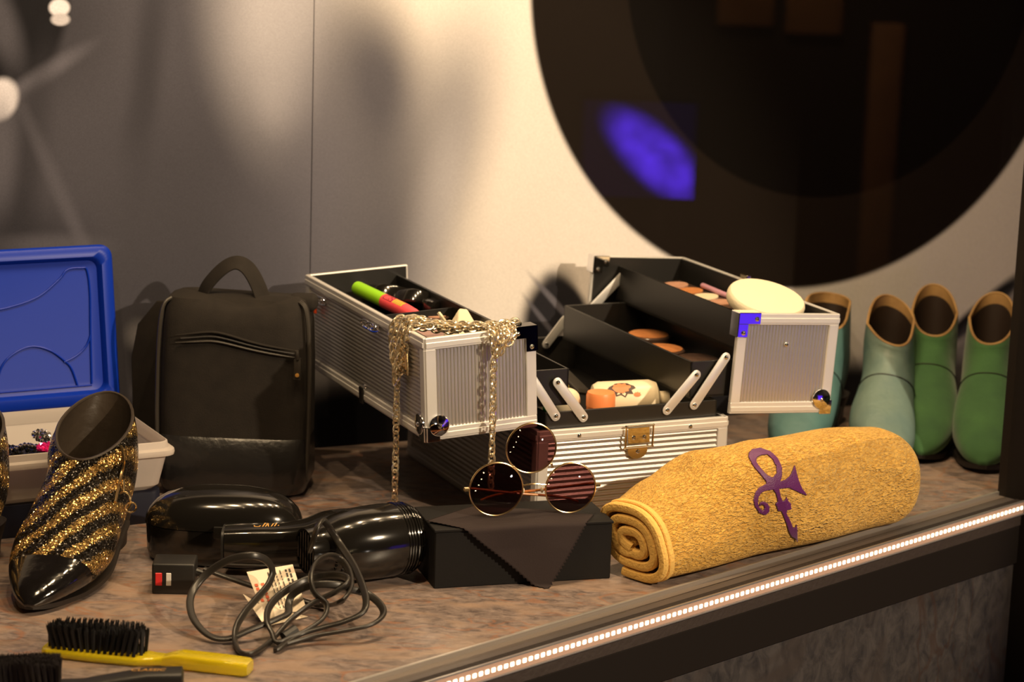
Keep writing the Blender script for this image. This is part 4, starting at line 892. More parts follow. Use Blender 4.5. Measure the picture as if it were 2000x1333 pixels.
def wobble(seed, amp, fr=38):
    def f(v_):
        th = math.atan2(v_.x, v_.y + 0.05); tz = max(0, v_.z - 0.095) / 0.06
        return V((0, 0, 0.0055 * math.sin(3 * th + seed) * tz)) + V((amp * math.sin(v_.z * fr + seed) * math.sin(v_.y * fr * 0.8 + 2 * seed), amp * 0.8 * math.sin(v_.z * fr * 1.3 + v_.x * 40 + seed), amp * 0.5 * math.sin(v_.x * 70 + seed)))
    return f
def heel_part(t, S, h, mt, y0=0.0, y1=0.062):
    bm = B(); loft(bm, [[V((x, y - (y0 + y1) / 2 + 0.0, z)) for x, y in [supell(w_, (y1 - y0) / 2 * q, 3, 24, k) for k in range(24)]] for z, w_, q in ((0, 0.026, 0.86), (h * 0.5, 0.027, 0.9), (h, 0.032, 1.0), (h + 0.004, 0.033, 1.02))]); obj('heel', bm, mt, t)
def full_boot(label, loc, yaw, mt, wob, group, seam_mt, S=BOOT):
    t, up_, R = boot('ankle_boot', label, 'boot', loc, yaw, S, mt, group=group, wob=wob)
    obj('sole', sole_bm(S, 5, 0.0065, 0.93, 0.06), MT['sole'], t); heel_part(t, S, 0.033, MT['sole'])
    k = 5 * 5 + 1      # seam where the vamp meets the shaft
    ring = [p for p in R[k]]; c = sum(ring, V()) / len(ring)
    half = ring[-11:] + ring[:12]
    bm = B(); tube(bm, [p + (p - c).normalized() * 0.0004 for p in half], 0.0009, 5); obj('seam', bm, seam_mt, up_)
    return t
def boot_at(label, toe, heel, mt, seed, group, amp, S=BOOT):
    d = V((toe[0] - heel[0], toe[1] - heel[1], 0)); yaw = math.atan2(d.x, -d.y)
    return full_boot(label, (heel[0], heel[1], 0.0), yaw, mt, wobble(seed, amp), group, MT['sole'], S)
boot_at('right-hand green suede ankle boot next to the dark upright', (0.560, 2.672), (0.612, 2.932), MT['green'], 1.0, 'green suede boots', 0.0006)
boot_at('green suede ankle boot half hidden behind a turquoise boot', (0.494, 2.712), (0.546, 2.972), MT['green'], 2.0, 'green suede boots', 0.0006)
boot_at('creased pale turquoise leather ankle boot behind the yellow towel', (0.4335, 2.640), (0.481, 2.902), MT['turq2'], 3.0, 'turquoise boots', 0.0028)
boot_at('turquoise leather ankle boot behind the right tray of the case', (0.334, 2.700), (0.410, 2.950), MT['turq'], 4.4, 'turquoise boots', 0.0012)
# glitter shoes
SHOE = [((.262, .012), (.260, .008), .004), ((.253, .022), (.248, .006), .016), ((.238, .032), (.228, .005), .0275), ((.212, .045), (.196, .005), .040, 2.3), ((.180, .062), (.152, .010), .0475, 2.4), ((.150, .080), (.100, .024), .0445, 2.5), ((.128, .095), (.035, .040), .0415, 2.5), ((.117, .104), (.000, .060), .041, 2.4), ((.114, .107), (-.004, .090), .0425, 2.3), ((.113, .109), (-.008, .125), .0415, 2.1), ((.112, .110), (-.014, .150), .0375, 1.9)]
MT['shoe_leather'] = mat('dark_brown_leather', (0.040, 0.030, 0.022), 0.35, bump=(60, 0.3, 0.003))
def glitter_shoe(label, toe, heel, mirror=1):
    d = V((toe[0] - heel[0], toe[1] - heel[1], 0)); yaw = math.atan2(d.x, -d.y)
    def skew(v_): return V((-mirror * 0.008 * max(0, (-v_.y - 0.13) / 0.13) ** 1.6, 0, 0))
    t, up_, R = boot('glitter_shoe', label, 'shoe', (heel[0], heel[1], 0.0), yaw, SHOE, MT['glitter'], MT['patent'], 3, group='glitter shoes', lining=MT['shoe_leather'], wob=skew, inner=0.5)
    bm = sole_bm(SHOE, 5, 0.0045, 0.90, 0.05)
    for v_ in bm.verts: v_.co += skew(v_.co)
    obj('sole', bm, MT['sole'], t); heel_part(t, SHOE, 0.037, MT['sole'])
    # side zip with ring pull
    zp = [R[i][6 if mirror > 0 else 30] for i in range(27, 51, 2)]
    F_ = [p * 1.0 + V((mirror * 0.0016, -0.0016, 0)) for p in zp]
    bm = B(); tube(bm, F_, 0.0016, 6); z = obj('zip', bm, MT['gold'], t)
    top = F_[-9]; bm = B(); tube(bm, [top + V((mirror * 0.004, -0.004, 0)), top + V((mirror * 0.005, -0.006, -0.012))], 0.0016, 6)
    c = top + V((mirror * 0.005, -0.007, -0.021)); tube(bm, [c + V((0.0065 * math.cos(a), 0.002 * math.cos(a), 0.0095 * math.sin(a))) for a in [2 * PI * k / 20 for k in range(20)]], 0.0011, 6, True)
    tube(bm, [c + V((0.007, 0.001, -0.006)) + V((0.005 * math.cos(a), 0.002 * math.cos(a), 0.005 * math.sin(a))) for a in [2 * PI * k / 16 for k in range(16)]], 0.0009, 6, True); obj('zip_pull', bm, MT['gold'], z)
    return t
glitter_shoe('black and gold striped glitter shoe with patent toe, fully in view', (-0.430, 2.050), (-0.411, 2.316))
glitter_shoe('black and gold glitter shoe cut off by the left picture edge', (-0.556, 1.985), (-0.524, 2.245), -1)

# ------------------------------------------------------------------ domed black case
dc = thing('domed_case', 'glossy black domed case behind the hair dryer', 'case', (-0.283, 2.258, 0), 0.02)
def drings(prof, a, b_, e=2.5, n=48): return [[V((supell(a * s_, b_ * s_, e, n, k)[0], supell(a * s_, b_ * s_, e, n, k)[1], z)) for k in range(n)] for s_, z in prof]
bm = B(); loft(bm, drings([(0.90, 0), (0.96, 0.003), (0.985, 0.010), (1.0, 0.0375)], 0.078, 0.040)); obj('lower_shell', bm, MT['blackpl'], dc, ang=50)
bm = B(); loft(bm, drings([(1.0, 0.0385), (0.985, 0.045), (0.94, 0.052), (0.86, 0.0585), (0.74, 0.0645), (0.58, 0.0690), (0.38, 0.0718), (0.18, 0.0730), (0.02, 0.0732)], 0.079, 0.041)); obj('upper_shell', bm, MT['blackpl'], dc, ang=50)
bm = B(); box(bm, -0.006, 0.006, -0.0435, -0.040, 0.032, 0.044, 0.001); obj('clasp', bm, MT['blackmat'], dc)

# ------------------------------------------------------------------ hair dryer with cord, plug and tag
hd = thing('hair_dryer', 'black hair dryer lying with its cord coiled in front', 'hair dryer', (-0.150, 2.200, 0), 0)
HO = V((-0.150, 2.200, 0))
dax = V((0.86, 0.51, 0)); bc = V((0.0135, -0.002, 0.0385))
bmx = along(bc, dax)
bm = B(); lathe(bm, [(0.0195, -0.066), (0.022, -0.066), (0.0225, -0.058), (0.0245, -0.050), (0.031, -0.034), (0.0355, -0.014), (0.0365, 0.008), (0.0362, 0.024), (0.0345, 0.040)], 44, bmx, False, False); barrel = obj('barrel', bm, MT['blackpl'], hd, ang=50)
# rear intake grille: rings and end
for k, (r, z) in enumerate(((0.0350, 0.0410), (0.0335, 0.0445), (0.0315, 0.0480), (0.0285, 0.0510), (0.0245, 0.0530), (0.019, 0.0545))):
    bm = B(); tube(bm, [bmx @ V((r * math.cos(a), r * math.sin(a), z)) for a in [2 * PI * q / 40 for q in range(40)]], 0.0013, 6, True); obj('grille_ring', bm, MT['blackpl'], barrel)
bm = B(); lathe(bm, [(0.0340, 0.038), (0.0325, 0.043), (0.027, 0.050), (0.016, 0.0535), (0.0001, 0.054)], 36, bmx); obj('intake_screen', bm, MT['blackmat'], barrel)
for k in range(14):
    a = 2 * PI * k / 14; bm = B(); tube(bm, [bmx @ V((r * math.cos(a), r * math.sin(a), z)) for r, z in ((0.0355, 0.039), (0.0335, 0.0455), (0.0285, 0.052), (0.018, 0.0558))], 0.0010, 5); obj('grille_rib', bm, MT['blackpl'], barrel)
for k in range(4):
    r, z = ((0.0358, 0.0310), (0.0354, 0.0342), (0.0350, 0.0374), (0.0345, 0.0405))[k]
    bm = B(); tube(bm, [bmx @ V((r * math.cos(a), r * math.sin(a), z)) for a in [2 * PI * q / 48 for q in range(48)]], 0.0009, 6, True); obj('side_ring', bm, MT['blackpl'], barrel)
# outlet with fine grille
bm = B(); lathe(bm, [(0.019, -0.060), (0.0001, -0.060)], 24, bmx); obj('outlet_screen', bm, MT['blackmat'], barrel)
for k in range(7):
    bm = B(); xk = -0.0165 + 0.0055 * k; hh = math.sqrt(max(0, 0.0195 ** 2 - xk ** 2)); tube(bm, [bmx @ V((xk, -hh, -0.0645)), bmx @ V((xk, hh, -0.0645))], 0.0011, 6); obj('outlet_bar', bm, MT['blackpl'], barrel)
for k in range(5):
    a = PI * 0.98 + 0.16 * k
    for j in range(3):
        bm = B(); bmesh.ops.create_icosphere(bm, subdivisions=1, radius=0.0017, matrix=bmx @ T_(((0.0278 + 0.0024 * j) * math.cos(a), (0.0278 + 0.0024 * j) * math.sin(a), -0.044 + 0.0065 * j))); obj('vent_stud', bm, MT['blackpl'], barrel)
# handle
hp = cr([(0.020, 0.004, 0.040), (-0.020, 0.002, 0.0385), (-0.045, 0.001, 0.0345), (-0.070, 0.0, 0.0325), (-0.100, -0.001, 0.0315), (-0.124, -0.002, 0.0310)], 6)
sc_ = cr([(1.40, 0, 0), (1.32, 0, 0), (1.10, 0, 0), (1.0, 0, 0), (0.99, 0, 0), (0.93, 0, 0)], 6)
bm = B(); sweep(bm, hp, [supell(0.0195, 0.0215, 3.4, 32, k) for k in range(32)], [s_.x for s_ in sc_]); hand = obj('handle', bm, MT['blackpl'], hd, ang=50)
bm = B(); sweep(bm, [V((-0.124, -0.002, 0.031)), V((-0.1265, -0.002, 0.031))], [supell(0.0175, 0.0195, 3.4, 32, k) for k in range(32)]); obj('handle_end', bm, MT['blackmat'], hand)
for zz in (0.0175,):
    bm = B(); tube(bm, [V((-0.122, -0.0200, zz)), V((-0.06, -0.0203, zz))], 0.0005, 5); obj('seam_line', bm, MT['zip'], hand)
# gold logo on the top front of the handle: boxed N with neighbouring letters (seen upside down)
lg = T_((-0.0815, -0.0065, 0.0532)) @ R_(0.30, 'X')
bm = B()
def bar(x0, y0, x1, y1, wd=0.0008):
    d = V((x1 - x0, y1 - y0)); n = V((-d.y, d.x)).normalized() * wd
    bm.faces.new([bm.verts.new(lg @ V((a, b_, 0.0))) for a, b_ in ((x0 - n.x, y0 - n.y), (x1 - n.x, y1 - n.y), (x1 + n.x, y1 + n.y), (x0 + n.x, y0 + n.y))])
sk = 0.3
def pt(x, y): return (x + sk * y, y)
def seg(x0, y0, x1, y1, wd=0.0006): a, b_ = pt(x0, y0), pt(x1, y1); bar(a[0], a[1], b_[0], b_[1], wd)
for q in ((-.0055, -.007, .0055, -.007), (-.0055, -.007, -.0055, .006), (.0055, -.007, .0055, .006), (-.0028, -.0055, -.0028, .0055), (-.0028, .0055, .0026, -.0055), (.0026, -.0055, .0026, .0055)): seg(*q)
for q in ((-.0145, .001, -.013, -.001), (-.013, -.001, -.0095, -.001), (-.0095, -.001, -.008, .001), (.0088, -.001, .0088, .003), (.0142, -.001, .0142, .003)): seg(*q)
obj('logo', bm, MT['goldink'], hand, ang=None)
# cord
CORD= [(-0.2878, 2.145, 0.0232), (-0.2628, 2.14, 0.0164), (-0.2381, 2.13, 0.0121), (-0.2106, 2.12, 0.0095), (-0.1877, 2.11, 0.006), (-0.168, 2.1, 0.0055), (-0.1477, 2.0386, 0.0312), (-0.1413, 2.0651, 0.036), (-0.1455, 2.1007, 0.0393), (-0.1545, 2.1226, 0.0434), (-0.1649, 2.115, 0.05), (-0.1747, 2.0855, 0.0536), (-0.1779, 2.0592, 0.0485), (-0.1738, 2.0467, 0.0365), (-0.1621, 2.0439, 0.026), (-0.1638, 2.0331, 0.0163), (-0.1776, 2.0164, 0.0098), (-0.1904, 2.0057, 0.0066), (-0.202, 1.9973, 0.004), (-0.2072, 2.0065, 0.0093), (-0.2134, 2.0178, 0.0169), (-0.2136, 2.0382, 0.0231), (-0.2052, 2.0657, 0.0276), (-0.1861, 2.0886, 0.0335), (-0.1645, 2.0868, 0.0401), (-0.1474, 2.0685, 0.0451), (-0.1434, 2.053, 0.0443), (-0.1541, 2.0478, 0.0368), (-0.1748, 2.0447, 0.026), (-0.1929, 2.0296, 0.015), (-0.2079, 2.0004, 0.0042), (-0.2193, 1.9672, 0.004), (-0.23, 1.9662, 0.004), (-0.2391, 1.9936, 0.004), (-0.2404, 2.0115, 0.0123), (-0.2352, 2.0313, 0.0196), (-0.2271, 2.0581, 0.0249), (-0.219, 2.0807, 0.0311), (-0.2165, 2.0899, 0.0418), (-0.2224, 2.0839, 0.0539), (-0.2352, 2.0761, 0.06), (-0.2553, 2.0777, 0.0547), (-0.2753, 2.0789, 0.0409), (-0.2867, 2.0684, 0.0283), (-0.2875, 2.0473, 0.0204), (-0.2793, 2.0209, 0.0135), (-0.2636, 2.0034, 0.0062), (-0.2467, 2.0009, 0.0048), (-0.227, 2.0099, 0.0111), (-0.2064, 2.0247, 0.0162), (-0.1966, 2.0381, 0.0179), (-0.1974, 2.052, 0.022), (-0.1945, 2.0574, 0.0292), (-0.183, 2.0544, 0.038), (-0.1672, 2.0506, 0.0428), (-0.1491, 2.0549, 0.0406), (-0.1427, 2.065, 0.0345), (-0.1273, 2.0705, 0.0288), (-0.1135, 2.0564, 0.0235), (-0.1094, 2.0359, 0.0203), (-0.1194, 2.0186, 0.0163), (-0.1437, 2.0103, 0.0124), (-0.171, 2.0056, 0.008), (-0.1971, 1.9896, 0.004), (-0.1989, 1.9813, 0.004), (-0.1852, 2.0087, 0.0072), (-0.1625, 2.0185, 0.0126), (-0.1446, 2.0205, 0.0176), (-0.1284, 2.0257, 0.0245), (-0.1252, 2.0391, 0.0304), (-0.1302, 2.0681, 0.0354), (-0.1421, 2.1124, 0.0418), (-0.1581, 2.1481, 0.0514), (-0.1682, 2.1511, 0.0654), (-0.1733, 2.131, 0.0796), (-0.1759, 2.1108, 0.0818), (-0.1797, 2.1067, 0.0693), (-0.1846, 2.1156, 0.0544)]
pr = []
for cx in (-0.0017, 0.0017):
    for k in range(8):
        a = (PI / 2 if cx < 0 else -PI / 2) + PI * k / 7; pr.append((cx + 0.0019 * math.cos(a), 0.0019 * math.sin(a)))
bm = B(); path = cr([V(p) - HO for p in CORD], 6); sweep(bm, path, pr); obj('cord', bm, MT['cord'], hd, ang=50)
bm = B(); tube(bm, [V((-0.197, 2.006, 0.006)) - HO, V((-0.187, 2.0155, 0.0105)) - HO], 0.0052, 10); obj('cord_tie', bm, MT['blackmat'], hd)
# plug
pm = M.LocRotScale(V((-0.3165, 2.1505, 0)) - HO, Euler((0, 0, 0.05)), None)
bm = B(); box(bm, -0.0205, 0.0205, -0.0165, 0.0165, 0.0, 0.0305, 0.0022, 3, pm); pl = obj('plug', bm, MT['blackmat'], hd)
bm = B(); box(bm, -0.0170, -0.0107, -0.0174, -0.016, 0.009, 0.0215, 0.0004, 1, pm); obj('red_button', bm, MT['red'], pl)
bm = B(); box(bm, -0.0068, -0.0020, -0.0174, -0.016, 0.009, 0.0215, 0.0004, 1, pm); obj('white_button', bm, MT['white'], pl)
bm = B(); tube(bm, [pm @ V((0.0205, -0.002, 0.0185)), pm @ V((0.030, -0.003, 0.0165))], 0.0042, 10, scale=[1, 0.7]); obj('strain_relief', bm, MT['blackmat'], pl)
# paper tag: two leaves
def leaf(pts, name):
    bm = B(); a = [bm.verts.new(V(p) - HO) for p in pts]; f = bm.faces.new(a)
    r = bmesh.ops.extrude_face_region(bm, geom=[f]); vv = [v_ for v_ in r['geom'] if isinstance(v_, bmesh.types.BMVert)]; bmesh.ops.translate(bm, vec=(0, 0.0004, 0.0002), verts=vv)
    return obj(name, bm, MT['paper'], hd, ang=None)
A_, B_, C_, D_ = V((-0.243, 2.112, 0.0320)), V((-0.2005, 2.120, 0.0385)), V((-0.1825, 2.076, 0.0080)), V((-0.222, 2.067, 0.0065))
tg = leaf((A_, B_, C_, D_), 'tag')
tg2 = leaf((V((-0.243, 2.085, 0.019)), V((-0.225, 2.075, 0.012)), V((-0.180, 2.058, 0.0085)), V((-0.218, 2.045, 0.0022))), 'tag_leaf')
nrm = (B_ - A_).cross(D_ - A_).normalized(); nrm = nrm if nrm.y < 0 else -nrm
rnd = random.Random(5)
def marks(mt, rows, nm, u0, u1, hgt, wmin, wmax):
    bm = B()
    for v0 in rows:
        u = u0
        while u < u1:
            wd = rnd.uniform(wmin, wmax); q = [(u, v0), (min(u + wd, u1), v0), (min(u + wd, u1), v0 + hgt), (u, v0 + hgt)]
            bm.faces.new([bm.verts.new(A_.lerp(B_, b_) .lerp(D_.lerp(C_, b_), a) + nrm * 0.0004 - HO) for a, b_ in q]); u += wd + 0.03
    obj(nm, bm, mt, tg, ang=None)
marks(MT['ink'], (0.42, 0.50, 0.58, 0.68), 'tag_print', 0.08, 0.9, 0.022, 0.03, 0.12)
marks(MT['ink'], (0.80, 0.88), 'tag_print', 0.08, 0.55, 0.04, 0.03, 0.09)
marks(MT['redink'], (0.06, 0.20), 'tag_red_print', 0.30, 0.72, 0.07, 0.05, 0.10)

# ------------------------------------------------------------------ brushes
yb = thing('hair_brush', 'clear yellow hair brush with black bristles lying bristles up', 'brush', (-0.404, 1.963, 0), math.atan2(1.9213 - 1.959, 0.186))
def bprof(path, ws, hs): return path
def slab(bm, st, e=3.5, n=28):      # stations: x, y half width, z0, z1
    loft(bm, [[V((x, supell(hw, (z1 - z0) / 2, e, n, k)[0], (z0 + z1) / 2 + supell(hw, (z1 - z0) / 2, e, n, k)[1])) for k in range(n)] for x, hw, z0, z1 in st])
bm = B(); slab(bm, [(0.0, 0.006, 0.002, 0.007), (0.002, 0.012, 0.0005, 0.0085), (0.008, 0.0150, 0, 0.009), (0.050, 0.0158, 0, 0.009), (0.090, 0.0140, 0, 0.009), (0.103, 0.0095, 0.0005, 0.009), (0.112, 0.0078, 0.001, 0.0095)]); obj('head', bm, MT['amber'], yb, ang=50)
bm = B(); slab(bm, [(0.112, 0.0078, 0.001, 0.0095), (0.120, 0.0085, 0.001, 0.0125), (0.128, 0.0105, 0.0005, 0.0140), (0.165, 0.0112, 0, 0.0135), (0.187, 0.0108, 0, 0.0125), (0.190, 0.009, 0.001, 0.0115)], 5); obj('handle', bm, MT['amber'], yb, ang=40)
def tuft_bm(h, r, nb, sp, seed):
    bm = B(); rnd = random.Random(seed)
    for k in range(nb):
        a, q = rnd.uniform(0, 2 * PI), math.sqrt(rnd.random()); x, y = r * q * math.cos(a), r * q * math.sin(a); hh = h * rnd.uniform(0.9, 1.05)
        tx, ty = x * (1 + sp) + rnd.uniform(-.0004, .0004), y * (1 + sp) + rnd.uniform(-.0004, .0004)
        b0 = [bm.verts.new((x + 0.00035 * math.cos(t_), y + 0.00035 * math.sin(t_), 0)) for t_ in (0, 2.1, 4.2)]; b1 = [bm.verts.new((tx + 0.0003 * math.cos(t_), ty + 0.0003 * math.sin(t_), hh)) for t_ in (0, 2.1, 4.2)]
        for i in range(3): bm.faces.new((b0[i], b0[(i + 1) % 3], b1[(i + 1) % 3], b1[i]))
        bm.faces.new(b1)
    return bm
T0 = [obj('bristle_tuft', tuft_bm(0.0225, 0.0014, 26, 0.35, k), MT['bristle'], yb, (-1, 0, 0), ang=None) for k in range(3)]
first = [True] * 3; kk = 0
for i in range(17):
    for j in range(5):
        if (i in (0, 16)) and j in (0, 4): continue
        p = (0.0075 + i * 0.0053, -0.0112 + j * 0.0056 , 0.0088); q = kk % 3; kk += 1
        o = T0[q] if first[q] else copy(T0[q], yb)
        first[q] = False; o.location = p; o.rotation_euler = ((j - 2) * -0.10, (i - 8) * 0.016, kk * 1.3)
bb = thing('hair_brush', 'black hair brush at the bottom left corner of the picture', 'brush', (-0.268, 1.872, 0), PI + math.atan2(0.021, 0.154) - 0.02)
bm = B(); slab(bm, [(0.0, 0.010, 0.002, 0.020), (0.0015, 0.0125, 0.0005, 0.0225), (0.030, 0.0120, 0.0, 0.022), (0.060, 0.0105, 0.0, 0.017), (0.085, 0.0115, 0.0, 0.012), (0.10, 0.0135, 0, 0.011)], 4.5); h_ = obj('handle', bm, MT['blackmat'], bb, ang=40)
bm = B(); slab(bm, [(0.0995, 0.0135, 0, 0.011), (0.12, 0.015, 0, 0.011), (0.21, 0.015, 0, 0.011), (0.218, 0.009, 0.001, 0.010)], 4.5); obj('head', bm, MT['blackmat'], bb, ang=40)
T1 = [obj('bristle_tuft', tuft_bm(0.0215, 0.0016, 40, 0.9, 10 + k), MT['boar'], bb, (-1, 0, 0), ang=None) for k in range(3)]; first = [True] * 3; kk = 0
for i in range(23):
    for j in range(6):
        q = kk % 3; kk += 1; o = T1[q] if first[q] else copy(T1[q], bb); first[q] = False
        o.location = (0.104 + i * 0.0047, -0.0115 + j * 0.0046, 0.0108); o.rotation_euler = ((j - 2.5) * -0.05, 0, kk)
fc = bpy.data.curves.new('lettering', 'FONT'); fc.body = 'CLASSIC'; fc.size = 0.0078; fc.extrude = 0.0001; fc.shear = 0.25; fc.align_x = 'CENTER'
tmp = bpy.data.objects.new('tmp', fc); C.objects.link(tmp); dg = bpy.context.evaluated_depsgraph_get(); me_ = bpy.data.meshes.new_from_object(tmp.evaluated_get(dg)); bpy.data.objects.remove(tmp)
me_.materials.clear(); me_.materials.append(MT['goldink']); lo = bpy.data.objects.new('lettering', me_); C.objects.link(lo); lo.parent = h_
lo.matrix_local = T_((0.030, 0.0, 0.0222)) @ R_(PI, 'Z') @ T_((0, -0.003, 0))

# ------------------------------------------------------------------ black box, lens cloth, three-lens sunglasses
BXY = 0.292
bx_ = thing('glasses_box', 'black cardboard box under the sunglasses and cloth', 'box', (-0.068, 2.178, 0), BXY)
bm = B(); box(bm, 0, 0.1815, 0, 0.080, 0.0, 0.0568, 0.001, 1); obj('box_base', bm, MT['cardblack'], bx_)
bm = B(); box(bm, -0.001, 0.1825, -0.001, 0.081, 0.0570, 0.060, 0.0006, 1); obj('box_lid', bm, MT['cardblack'], bx_)
bxm = M.LocRotScale(V((-0.068, 2.178, 0)), Euler((0, 0, BXY)), None)
# cloth: a pinked-edge square laid corner-forward, folding down over the front edge (u along box, v back->front)
def cloth_pt(u, v):      # v measured from the back of the box top; beyond the front edge it hangs
    vf = 0.0822; r = 0.004; z0 = 0.0612
    if v < vf: x, y, z = u, 0.081 - v, z0
    elif v < vf + r * PI / 2: a = (v - vf) / r; x, y, z = u, 0.081 - vf - r * math.sin(a), z0 - r + r * math.cos(a)
    else:
        dr = v - vf - r * PI / 2; z = z0 - r - dr * 0.985; y = 0.081 - vf - r - dr * 0.12 - 0.002 * math.sin(u * 60) * min(1, dr / 0.02); x = u
        if z < 0.0012: y -= (0.0012 - z) * 0.9; z = 0.0012
    return V((x, y + 0.0003, z + 0.0007 * math.sin(u * 55 + v * 30)))
quad = [(-0.002, 0.058), (0.058, 0.012), (0.168, 0.060), (0.109, 0.1545)]      # corners (u, v): left, back, right, front tip
def inside(u, v):
    for (a, b_), (c, d) in zip(quad, quad[1:] + quad[:1]):
        if (c - a) * (v - b_) - (d - b_) * (u - a) < 0: return False
    return True
NQ = 60; bm = B(); gv = {}
for i in range(NQ + 1):
    for j in range(NQ + 1):
        s_, t_ = i / NQ, j / NQ
        zz = 0.0028
        if i in (0, NQ): s2 = s_ + (0.012 if (j % 2) else -0.006) * (-1 if i == 0 else 1)
        else: s2 = s_
        if j in (0, NQ): t2 = t_ + (0.012 if (i % 2) else -0.006) * (-1 if j == 0 else 1)
        else: t2 = t_
        p = [quad[0][k] * (1 - s2) * (1 - t2) + quad[1][k] * s2 * (1 - t2) + quad[2][k] * s2 * t2 + quad[3][k] * (1 - s2) * t2 for k in (0, 1)]
        gv[i, j] = bm.verts.new(bxm @ cloth_pt(p[0], p[1]))
for i in range(NQ):
    for j in range(NQ): bm.faces.new((gv[i, j], gv[i + 1, j], gv[i + 1, j + 1], gv[i, j + 1]))
o = obj('lens_cloth', bm, MT['cloth'], None, ang=60); setp(o, 'dark brown lens cloth with pinked edges draped over the black box', 'cloth')
md = o.modifiers.new('solid', 'SOLIDIFY'); md.thickness = 0.0006; md.offset = 1
# sunglasses
SGY = 0.255; sg = thing('sunglasses', 'gold-rimmed sunglasses with three round dark lenses', 'sunglasses', (0.026, 2.2325, 0.0622), SGY)
LN = ((-0.0378, 0.0282, 0.0270), (0.0382, 0.0268, 0.0256), (-0.0035, 0.0690, 0.0252))
for x, z, r in LN:
    bm = B(); tube(bm, [V((x + r * math.cos(a), 0, z + r * math.sin(a))) for a in [2 * PI * k / 64 for k in range(64)]], 0.0009, 8, True, up=(0, 1, 0)); rim = obj('rim', bm, MT['gold'], sg)
    bm = B(); n = 48; prof = [(r - 0.0006, 0.0), ((r) * 0.7, -0.0009), (r * 0.35, -0.0015), (0.0002, -0.0017)]
    lathe(bm, prof, n, T_((x, 0, z)) @ R_(PI / 2, 'X') @ M.Scale(-1, 4, (0, 0, 1)), False, True); obj('lens', bm, MT['lens'], rim, ang=80)
bm = B(); tube(bm, cr([(-0.0108, -0.0005, 0.031), (0.000, -0.0012, 0.0325), (0.0126, -0.0005, 0.031)], 6), 0.0009, 8); obj('bridge', bm, MT['gold'], sg)
bm = B(); tube(bm, [(-0.0215, 0, 0.0505), (-0.0200, 0, 0.0505)], 0.0014, 8); tube(bm, [(0.0175, 0, 0.0525), (0.0190, 0, 0.0480)], 0.0012, 8); obj('joint', bm, MT['gold'], sg)
for sx, x in ((-1, -0.0378 - 0.0270), (1, 0.0382 + 0.0256)):
    bm = B(); box(bm, min(x, x + sx * 0.0055), max(x, x + sx * 0.0055), -0.001, 0.004, 0.0268, 0.0302, 0.0007, 1); obj('hinge', bm, MT['gold'], sg)
    x1 = x + sx * 0.004; yy = 0.0065 if sx < 0 else 0.0095
    bm = B(); tube(bm, cr([(x1, 0.004, 0.0288), (x1 - sx * 0.010, yy, 0.0275), (x1 - sx * 0.055, yy + 0.002, 0.0215 + 0.001 * sx), (x1 - sx * 0.098, yy + 0.002, 0.0175 + 0.002 * sx), (x1 - sx * 0.118, yy + 0.003, 0.0115 + 0.002 * sx)], 6), 0.0013, 8); obj('temple', bm, MT['tort'], sg)
    xn = -0.0108 if sx < 0 else 0.0126
    bm = B(); bmesh.ops.create_uvsphere(bm, u_segments=10, v_segments=8, radius=0.003, matrix=T_((xn + sx * -0.002, 0.006, 0.024)) @ M.Scale(0.5, 4, (1, 0, 0))); obj('nose_pad', bm, MT['ivory'], sg)

# ------------------------------------------------------------------ rolled yellow towel with purple emblem
TWT, TWN = V((0.782, 0.623, 0)), V((0.623, -0.782, 0)); TW0 = V((0.1607, 2.1995, 0))      # front bottom left corner
def stw(s_, tab):
    for (a, b_), (c, d) in zip(tab[:-1], tab[1:]):
        if s_ <= c: t_ = max(0, (s_ - a) / (c - a)); t_ = t_ * t_ * (3 - 2 * t_) * 0.5 + t_ * 0.5; return b_ + (d - b_) * t_
    return tab[-1][1]
HT = ((0, 0.078), (0.05, 0.094), (0.10, 0.118), (0.16, 0.128), (0.26, 0.120), (0.34, 0.114), (0.378, 0.108))
DT = ((0, 0.094), (0.10, 0.098), (0.25, 0.100), (0.378, 0.098))
TL = 0.378; TURN = 3.1; NT, NS = 330, 120
def towel_pt(s_, k):      # k in [0,1] along the spiral (0 = outer free edge at the front bottom)
    h, d = stw(s_, HT), stw(s_, DT)
    th = -0.62 * PI + 2 * PI * TURN * k; layer = TURN * k
    ins = 0.0118 * layer
    a, b_ = d / 2 - ins, h / 2 - ins * 0.92
    a, b_ = max(a, 0.008), max(b_, 0.006)
    c, sn = math.cos(th), math.sin(th); e = 2.0 / 2.6
    p = a * math.copysign(abs(c) ** e, c); q = b_ * math.copysign(abs(sn) ** e, sn)
    q += 0.004 * math.sin(s_ * 28 + p * 25) * (1 if q > 0 else 0.25) * (1 - 0.5 * min(1, layer)); p += 0.003 * math.sin(s_ * 35 + 1 + q * 30)
    end = max(0, (s_ - (TL - 0.030)) / 0.030)
    if end > 0: f = math.sqrt(max(0, 1 - end * end * 0.55)); p *= f; q = q * f - (1 - f) * h * 0.05
    zc = h / 2 + 0.0015
    z = max(zc + q, 0.0012 + 0.0095 * min(1, layer) if layer > 0.9 else 0.0012)
    bow = 0.006 * math.sin(s_ / TL * PI)
    lf = max(0, 1 - s_ / 0.14); p -= 0.42 * (z - 0.03) * lf      # the left end leans back
    # front is +TWN ; left end slants: back layers stick out further
    off = -0.010 * (0.5 - p / d)
    return TW0 + TWT * (s_ + off * (1 - s_ / TL)) + TWN * (p - d / 2 + bow) + V((0, 0, z))
tow = thing('towel', 'rolled golden yellow towel with a purple embroidered emblem', 'towel', tuple(TW0), math.atan2(TWT.y, TWT.x))
TI = M.LocRotScale(TW0, Euler((0, 0, math.atan2(TWT.y, TWT.x))), None).inverted()
